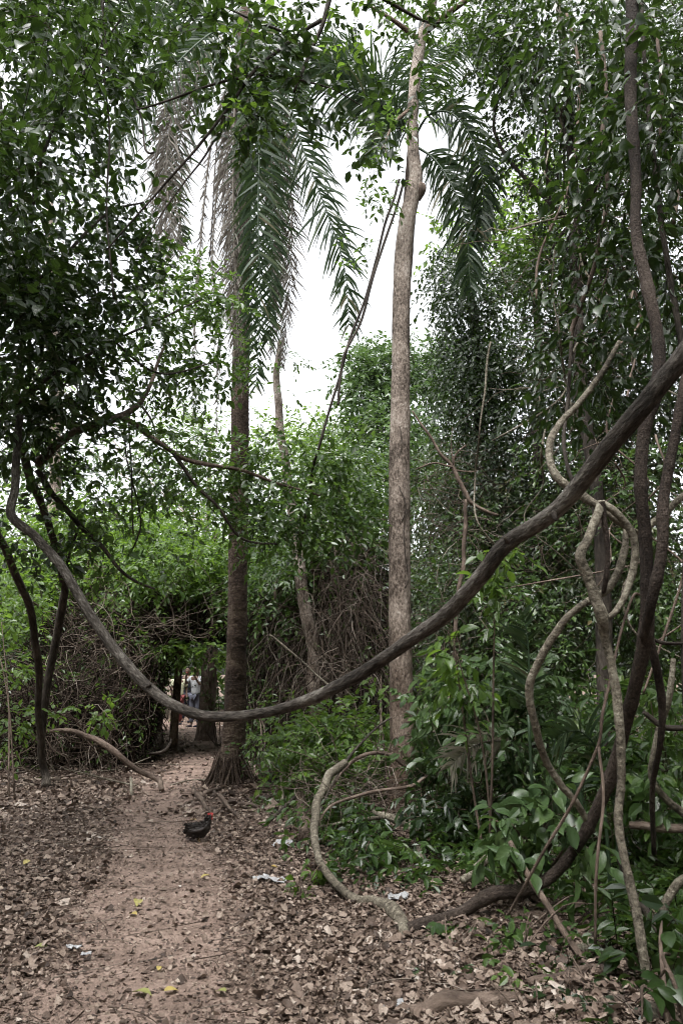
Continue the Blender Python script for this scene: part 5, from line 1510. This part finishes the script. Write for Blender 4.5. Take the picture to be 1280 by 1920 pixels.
# ------------------------------------------------------------------ logs, litter and single leaves on the floor
def log(label, a, b, r, seed, mat='bark_brown'):
    p0, p1 = G(*a), G(*b)
    g_ = Geo()
    m_ = [p0 + (p1 - p0) * t_ for t_ in (0, 0.3, 0.65, 1)]
    for q_ in m_:
        q_[2] = float(gz(q_[0], q_[1])) + r * 0.45
    tube(g_, m_, [r * 0.85, r, r * 0.95, r * 0.8], sides=20, n_per=14, rough=0.13, seed=seed, wobble=0.2)
    tag(g_.build('rotting_log', M[mat], None, loc=p0), label, 'log', 'rotting logs')


log('dark rotting log half sunk in litter at the bottom right', (770, 1908), (975, 1880), 0.045, 1, 'bark_brown')
log('shorter weathered log behind the bottom right log', (990, 1856), (1100, 1826), 0.03, 2, 'bark_brown')
log('low rotten branch lying behind the ringed stem', (945, 1722), (1020, 1728), 0.035, 3, 'bark_brown')
log('thin broken branch on the path near the bottom', (248, 1812), (335, 1793), 0.010, 4, 'bark_dark')
log('small brown chunk of wood in litter right of the leaning stick', (1085, 1792), (1110, 1775), 0.035, 5, 'bark_pale')

def scrap(label, px, py, w_, h_, seed, mat='wax_paper', catg='litter', name='plastic_scrap'):
    r = np.random.default_rng(seed)
    c = G(px, py)
    nx, ny = 7, 5
    V = []
    a = r.uniform(-0.6, 0.6)
    for j in range(ny):
        for i in range(nx):
            u, v = (i / (nx - 1) - 0.5) * w_, (j / (ny - 1) - 0.5) * h_
            u *= 1 + 0.2 * r.normal() * (j in (0, ny - 1))
            v *= 1 + 0.2 * r.normal() * (i in (0, nx - 1))
            x_, y_ = c[0] + u * math.cos(a) - v * math.sin(a), c[1] + u * math.sin(a) + v * math.cos(a)
            V.append([x_, y_, float(gz(x_, y_)) + 0.02 + abs(r.normal()) * 0.16 * min(w_, h_)])
    idx_ = np.arange(nx * ny).reshape(ny, nx)
    q_ = np.stack([idx_[:-1, :-1], idx_[:-1, 1:], idx_[1:, 1:], idx_[1:, :-1]], -1).reshape(-1, 4)
    V = np.array(V)
    low_ = V - np.array([0, 0, 0.003])
    g_ = Geo()
    g_.add(V, q_, None, 0.6)
    g_.add(low_, q_[:, ::-1], None, 0.4)
    tag(g_.build(name, M[mat], None, loc=c, smooth=False), label, catg, 'scraps of litter')


for k, (lab, a, b, w_, h_) in enumerate([
    ('crumpled white plastic bag at the edge of the brush beside the forked stick', 530, 1588, 0.17, 0.12),
    ('white torn wrapper half under leaves right of the path', 490, 1652, 0.15, 0.08),
    ('second torn wrapper to the right of the first, half under leaves', 520, 1656, 0.13, 0.09),
    ('grey plastic scrap behind the knobbly root', 745, 1690, 0.13, 0.12),
    ('pale bluish scrap lying left on the path', 138, 1783, 0.09, 0.05),
    ('smaller pale scrap touching the bluish one on the path', 162, 1796, 0.06, 0.035),
    ('white scrap at the foot of the pale looped liana', 1258, 1765, 0.07, 0.06),
    ('pale scrap in leaves at the bottom centre right', 735, 1895, 0.11, 0.07)]):
    scrap(lab, a, b, w_, h_, 700 + k)
yl = [('yellow leaf beside the black hen', 362, 1542, 0.08, 0.1), ('yellow leaf on bare soil right of the hen', 385, 1650, 0.09, 0.3), ('yellowing leaf on the path upper of two near the middle', 258, 1700, 0.11, 0.6), ('olive curled leaf lying in the path near the bottom', 267, 1873, 0.12, 0.9),
      ('round yellow leaf standing up on the path near the bottom', 322, 1868, 0.085, 0.25), ('small bright yellow leaf on the path', 298, 1825, 0.05, 0.3), ('yellow-green curled leaf right of the path bottom', 412, 1870, 0.08, 0.9), ('fresh green leaf lying on the left litter', 77, 1784, 0.075, 1.0), ('yellow leaf in the left litter', 49, 1624, 0.09, 0.4),
      ('pale yellow leaf scrap in the path', 250, 1722, 0.08, 0.2), ('yellow leaf near the white torn wrapper', 515, 1632, 0.06, 0.0)]
for k, (lab, a, b, l_, v_) in enumerate(yl):
    T, q_, _t = leaf_template('fine')
    T = T - np.array([0, 0.5, 0])
    me = make_mesh('yellow_leaf', T, q_, None, M['yellow_leaf'], np.full(len(T), min(v_, 0.99)), T)
    o = bpy.data.objects.new('yellow_leaf', me)
    p = G(a, b)
    o.location = p + np.array([0, 0, 0.028])
    o.rotation_euler = (0.25 * math.sin(k * 3), 0.2 * math.cos(k * 5), 1.3 + k)
    o.scale = (l_ * 0.6, l_, l_ * 0.9)
    link(o)
    tag(o, lab, 'fallen leaf', 'coloured leaves on the floor')

# small blackened stump in the brush
sp = G(512, 1470)
g = Geo()
tube(g, [sp + np.array([0, 0, -0.03]), sp + np.array([0, 0, 0.08]), sp + np.array([0.01, 0, 0.20]), sp + np.array([0.015, 0, 0.26])], [0.10, 0.095, 0.07, 0.03], sides=14, n_per=6, rough=0.10, seed=9)
tag(g.build('black_stump', M['bark_dark'], None, loc=sp), 'small rounded black stump in the brush right of the palm foot', 'stump')

# ------------------------------------------------------------------ hen on the path
def simple_mat(name, col, rough=0.7, spec=0.3, noise=0.25, scale=40):
    m, n, out = mat_new(name)
    tcn = node(n, 'ShaderNodeTexCoord')
    t = node(n, 'ShaderNodeTexNoise')
    t.inputs['Scale'].default_value = scale
    t.inputs['Detail'].default_value = 4
    n.links.new(tcn.outputs['Object'], t.inputs['Vector'])
    r = ramp(n, [(0.3, tuple(c * (1 - noise) for c in col)), (0.7, tuple(min(1, c * (1 + noise)) for c in col))])
    n.links.new(t.outputs['Fac'], r.inputs[0])
    b = node(n, 'ShaderNodeBsdfPrincipled')
    b.inputs['Roughness'].default_value = rough
    b.inputs['Specular IOR Level'].default_value = spec
    n.links.new(r.outputs[0], b.inputs['Base Color'])
    n.links.new(b.outputs[0], out.inputs['Surface'])
    return m


M['feather'] = simple_mat('feather', (0.018, 0.013, 0.011), 0.55, 0.4, 0.5, 60)
M['comb'] = simple_mat('comb', (0.42, 0.03, 0.03), 0.5, 0.4)
M['beak'] = simple_mat('beak', (0.35, 0.26, 0.14), 0.5)
hp = G(372, 1580)
hen = thing('hen', 'small blackish brown hen with red comb standing on the path edge', 'hen', hp)
# local frame: +u the way it faces (to the right and a little away)
ang = math.radians(25)
U = np.array([math.cos(ang), math.sin(ang), 0])
Vv = np.array([-math.sin(ang), math.cos(ang), 0])
Zu = np.array([0, 0, 1.0])


def hpt(u, v, z):
    return hp + U * u + Vv * v + Zu * z


rings = [(-0.125, 0.155, 0.010, 0.018), (-0.105, 0.145, 0.035, 0.045), (-0.07, 0.125, 0.058, 0.062), (-0.02, 0.112, 0.070, 0.070), (0.03, 0.115, 0.064, 0.066), (0.065, 0.135, 0.046, 0.052), (0.085, 0.170, 0.030, 0.034), (0.095, 0.200, 0.022, 0.024), (0.103, 0.222, 0.021, 0.021), (0.115, 0.233, 0.018, 0.017), (0.130, 0.232, 0.006, 0.006)]
rs = spline(np.array(rings), 4)
nn, sd_ = len(rs), 16
th = np.arange(sd_) / sd_ * 2 * math.pi
tan = unit(np.gradient(rs[:, :2], axis=0))
V = []
rr_ = np.random.default_rng(3)
for i in range(nn):
    nu, nzv = -tan[i, 1], tan[i, 0]
    for a in th:
        jit = 1 + 0.05 * rr_.normal()
        V.append(hpt(rs[i, 0] + nu * math.sin(a) * rs[i, 3] * jit, math.cos(a) * rs[i, 2] * jit, rs[i, 1] + nzv * math.sin(a) * rs[i, 3] * jit))
i = np.arange(nn - 1)[:, None] * sd_
j = np.arange(sd_)[None]
q_ = np.stack([i + j, i + (j + 1) % sd_, i + sd_ + (j + 1) % sd_, i + sd_ + j], -1).reshape(-1, 4)
Geo().add(np.array(V), q_).build('body', M['feather'], hen)
# ruffled contour feathers lying back over the body
Vb = np.array(V).reshape(nn, sd_, 3)
fi, fj = rr_.integers(2, nn - 6, 260), rr_.integers(0, sd_, 260)
pos_ = Vb[fi, fj]
cen_ = Vb[fi].mean(1)
nr_ = unit(pos_ - cen_)
dr_ = unit(-U * 0.9 + nr_ * 0.35 - Zu * 0.25 + rr_.normal(size=nr_.shape) * 0.25)
ln_ = rr_.uniform(0.025, 0.05, 260)
g = Geo()
add_leaves(g, (pos_ - nr_ * 0.004, dr_, nr_, ln_, ln_ * 0.5, rr_.uniform(0, 1, 260)), 'hex')
o = g.build('plumage', M['feather'], hen, smooth=False)
o['kind'] = 'stuff'
for s_ in (-1, 1):
    g = Geo()
    tube(g, [hpt(0.0, 0.025 * s_, 0.075), hpt(-0.005, 0.028 * s_, 0.04), hpt(0.005, 0.028 * s_, 0.006)], [0.014, 0.007, 0.005], sides=7, n_per=4)
    for a in (-0.5, 0, 0.5, 3.14):
        tube(g, [hpt(0.005, 0.028 * s_, 0.006), hpt(0.005 + 0.03 * math.cos(a), 0.028 * s_ + 0.03 * math.sin(a), 0.005)], [0.004, 0.0025], sides=5, n_per=2)
    g.build('leg', M['beak'], hen)
    g = Geo()      # folded wing
    tube(g, [hpt(0.045, 0.058 * s_, 0.140), hpt(0.0, 0.070 * s_, 0.125), hpt(-0.06, 0.058 * s_, 0.115), hpt(-0.11, 0.03 * s_, 0.115)], [0.012, 0.022, 0.018, 0.006], sides=8, n_per=5, rough=0.12)
    g.build('wing', M['feather'], hen)
for k in range(6):
    a = (k - 2.5) * 0.18
    b0 = hpt(-0.10, 0.006 * (k - 2.5), 0.150)
    tip = hpt(-0.17 - 0.01 * (k % 2), 0.028 * (k - 2.5), 0.225 - 0.02 * abs(k - 2.5))
    md = (b0 + tip) / 2 + Zu * 0.015
    g = Geo()
    w_ = Vv * 0.011
    Vt = np.array([b0 - w_ * .5, b0 + w_ * .5, md - w_, md + w_, tip - w_ * .3, tip + w_ * .3])
    g.add(Vt, [[0, 1, 3, 2], [2, 3, 5, 4]])
    g.add(Vt - U * 0.003, [[1, 0, 2, 3], [3, 2, 4, 5]])
    g.build('tail_feather', M['feather'], hen)
g = Geo()
for k in range(5):
    c0 = hpt(0.090 + k * 0.009, 0, 0.238)
    tube(g, [c0, c0 + Zu * (0.026 - 0.004 * abs(k - 2)) + U * 0.004 * (k - 2)], [0.0075, 0.003], sides=7, n_per=3)
g.build('comb', M['comb'], hen)
g = Geo()
for s_ in (-1, 1):
    tube(g, [hpt(0.122, 0.008 * s_, 0.226), hpt(0.122, 0.010 * s_, 0.200)], [0.006, 0.008], sides=7, n_per=4)
    tube(g, [hpt(0.118, 0.013 * s_, 0.236), hpt(0.112, 0.018 * s_, 0.232)], [0.010, 0.005], sides=7, n_per=3)
g.build('wattle', M['comb'], hen)
g = Geo()
tube(g, [hpt(0.127, 0, 0.232), hpt(0.145, 0, 0.228), hpt(0.152, 0, 0.224)], [0.006, 0.004, 0.001], sides=7, n_per=3)
g.build('beak', M['beak'], hen)

# ------------------------------------------------------------------ walkers down the path
M['skin'] = simple_mat('skin', (0.075, 0.042, 0.028), 0.55, 0.4, 0.15)
M['hair'] = simple_mat('hair', (0.012, 0.010, 0.009), 0.8)
M['white_cloth'] = simple_mat('white_cloth', (0.32, 0.33, 0.34), 0.85, 0.2, 0.08)
M['grey_cloth'] = simple_mat('grey_cloth', (0.085, 0.09, 0.115), 0.85, 0.2, 0.15)
M['cream_cloth'] = simple_mat('cream_cloth', (0.40, 0.40, 0.28), 0.85, 0.2, 0.08)
M['red_cloth'] = simple_mat('red_cloth', (0.13, 0.035, 0.035), 0.85, 0.2, 0.15)
M['black_cloth'] = simple_mat('black_cloth', (0.012, 0.013, 0.02), 0.85, 0.2, 0.15)


def skin_mesh(name, verts, edges, mat, parent, root=0, subd=2):
    """verts: (x,y,z,rx,ry) in the parent's frame"""
    me = bpy.data.meshes.new(name)
    me.from_pydata([v[:3] for v in verts], edges, [])
    me.materials.append(mat)
    o_ = bpy.data.objects.new(name, me)
    link(o_, parent)
    md_ = o_.modifiers.new('skin', 'SKIN')
    md_.use_smooth_shade = True
    if not me.skin_vertices:
        me.attributes.new('skin', 'FLOAT', 'POINT')
    lay = me.skin_vertices[0].data
    for i_, v in enumerate(verts):
        lay[i_].radius = (v[3], v[4])
        lay[i_].use_root = (i_ == root)
        lay[i_].use_loose = False
    sb = o_.modifiers.new('subdivision', 'SUBSURF')
    sb.levels = sb.render_levels = subd
    return o_


def ell(parent, name, c, r, mat, seed=0, cut=None):
    import bmesh as _bm
    bm = _bm.new()
    _bm.ops.create_uvsphere(bm, u_segments=20, v_segments=14, radius=1.0)
    rr2 = random.Random(seed)
    for v in list(bm.verts):
        if cut and v.co.z < cut(v.co):
            bm.verts.remove(v)
    for v in bm.verts:
        k_ = 1 + 0.03 * rr2.uniform(-1, 1)
        v.co = Vector((c[0] + v.co.x * r[0] * k_, c[1] + v.co.y * r[1] * k_, c[2] + v.co.z * r[2] * k_))
    me = bpy.data.meshes.new(name)
    bm.to_mesh(me)
    bm.free()
    for p_ in me.polygons:
        p_.use_smooth = True
    me.materials.append(mat)
    return link(bpy.data.objects.new(name, me), parent)


def person(label, loc, h, face, shirt, trousers, arm_l, arm_r, stride=0.08, bare_arm=True):
    """arm_*: shoulder->elbow->wrist offsets in the body frame (x right, y front, z up), in units of height"""
    t_ = thing('person', label, 'person', loc, 'people on the path')
    t_.rotation_euler = (0, 0, face)
    k = h
    ft = 0.0
    sx, hx = 0.115, 0.052
    V_ = [(0, 0, .53, .085, .062), (0, 0, .60, .078, .055), (0, .005, .70, .092, .062), (0, 0, .79, .095, .058), (0, 0, .835, .034, .034), (0, .008, .868, .032, .034), (0, .016, .905, .040, .048), (0, .012, .955, .042, .050), (0, .008, .985, .026, .030)]
    E_ = [(i_, i_ + 1) for i_ in range(8)]
    V_.append((0, .072, .925, .008, .010))
    E_.append((6, 9))
    jt = {}
    for s_, arm in ((-1, arm_l), (1, arm_r)):
        b = len(V_)
        sh_ = (s_ * sx, 0, .80)
        el_ = (sh_[0] + arm[0][0] * s_, arm[0][1], sh_[2] + arm[0][2])
        wr = (el_[0] + arm[1][0] * s_, el_[1] + arm[1][1], el_[2] + arm[1][2])
        dv = np.array(wr) - np.array(el_)
        dv = dv / np.linalg.norm(dv)
        pm = np.array(wr) + dv * 0.035
        V_ += [(*sh_, .036, .036), (*el_, .024, .024), (*wr, .016, .014), (*pm, .019, .011)]
        E_ += [(3, b), (b, b + 1), (b + 1, b + 2), (b + 2, b + 3)]
        sidev = np.cross(dv, [0, 1, 0.2])
        sidev = sidev / max(1e-6, np.linalg.norm(sidev))
        for f_ in range(4):
            p1 = pm + sidev * (f_ - 1.5) * 0.009 + dv * 0.018
            p2 = p1 + dv * (0.030, 0.036, 0.033, 0.025)[f_] + np.array([0, 0.008, 0])
            V_ += [(*p1, .0052, .0052), (*p2, .0045, .0045)]
            E_ += [(b + 3, len(V_) - 2), (len(V_) - 2, len(V_) - 1)]
        p1 = np.array(wr) + dv * 0.012 - sidev * 0.018
        V_.append((*(p1 + dv * 0.02), .006, .006))
        E_.append((b + 2, len(V_) - 1))
        jt[s_] = (sh_, el_, wr)
    lj = {}
    for s_ in (-1, 1):
        b = len(V_)
        y_ = s_ * stride
        V_ += [(s_ * hx, 0, .50, .055, .058), (s_ * hx * 1.05, y_ * .5 + .012, .28, .036, .038), (s_ * hx * 1.05, y_, .05, .022, .024), (s_ * hx * 1.1, y_ + .03, .024, .024, .020), (s_ * hx * 1.15, y_ + .085, .016, .022, .013)]
        E_ += [(0, b), (b, b + 1), (b + 1, b + 2), (b + 2, b + 3), (b + 3, b + 4)]
        lj[s_] = [V_[b][:3], V_[b + 1][:3], V_[b + 2][:3]]
    sc_ = lambda L_: [tuple(c_ * k for c_ in v_) for v_ in L_]
    skin_mesh('body', sc_(V_), E_, M['skin'], t_)
    # shirt with short sleeves
    SV = [(0, 0, .50, .100, .076), (0, 0, .60, .094, .070), (0, .005, .70, .104, .074), (0, 0, .785, .104, .068), (0, 0, .825, .052, .046)]
    SE = [(0, 1), (1, 2), (2, 3), (3, 4)]
    for s_ in (-1, 1):
        a, b_, c_ = [np.array(q2) for q2 in jt[s_]]
        n0_ = len(SV)
        SV += [(*a, .044, .044), (*(a * .25 + b_ * .75), .038, .038)]
        SE += [(3, n0_), (n0_, n0_ + 1)]
    skin_mesh('shirt', sc_(SV), SE, M[shirt], t_)
    TV = [(0, 0, .535, .092, .070)]
    TE = []
    for s_ in (-1, 1):
        a, b_, c_ = lj[s_]
        n0_ = len(TV)
        TV += [(*a, .062, .066), (*b_, .047, .050), (c_[0], c_[1], .065, .036, .040)]
        TE += [(0, n0_), (n0_, n0_ + 1), (n0_ + 1, n0_ + 2)]
    skin_mesh('trousers', sc_(TV), TE, M[trousers], t_)
    ell(t_, 'hair', (0, -.004 * k, .958 * k), (.050 * k, .058 * k, .050 * k), M['hair'], 1, cut=lambda c_: -0.1 + 0.75 * max(0, c_.y))
    for s_ in (-1, 1):
        ell(t_, 'ear', (s_ * .046 * k, .004 * k, .925 * k), (.007 * k, .012 * k, .017 * k), M['skin'], 2)
        ell(t_, 'eye', (s_ * .018 * k, .062 * k, .937 * k), (.007 * k, .004 * k, .005 * k), M['hair'], 3)
        ell(t_, 'shoe', (lj[s_][2][0] * 1.08 * k, (lj[s_][2][1] + .045) * k, .018 * k), (.027 * k, .075 * k, .020 * k), M['black_cloth'], 4)
    ell(t_, 'mouth', (0, .066 * k, .897 * k), (.016 * k, .004 * k, .004 * k), M['comb'], 5)
    return t_


w1 = P(366, 1340, 23.0)
w1[2] = float(gz(w1[0], w1[1]))
person('person in white shirt and grey trousers by the thick old trunk, arms raised', w1, 1.78, math.radians(150), 'white_cloth', 'grey_cloth', ((.03, .08, -.11), (-.03, .06, .10)), ((.06, .07, -.10), (-.06, .06, .12)), 0.02)
w2 = P(333, 1352, 24.0)
w2[2] = float(gz(w2[0], w2[1]))
person('person in pale cream shirt and dark red trousers walking, seen above the great liana', w2, 1.68, math.radians(200), 'cream_cloth', 'red_cloth', ((.03, -.03, -.16), (0, .05, -.12)), ((.03, .03, -.16), (-.01, .08, -.10)), 0.09)
w3 = P(349, 1346, 24.8)
w3[2] = float(gz(w3[0], w3[1]))
person('person in black clothes standing between the two paler dressed walkers', w3, 1.75, math.radians(175), 'black_cloth', 'black_cloth', ((.03, -.01, -.16), (0, .03, -.13)), ((.03, .01, -.16), (0, .04, -.13)), 0.03)
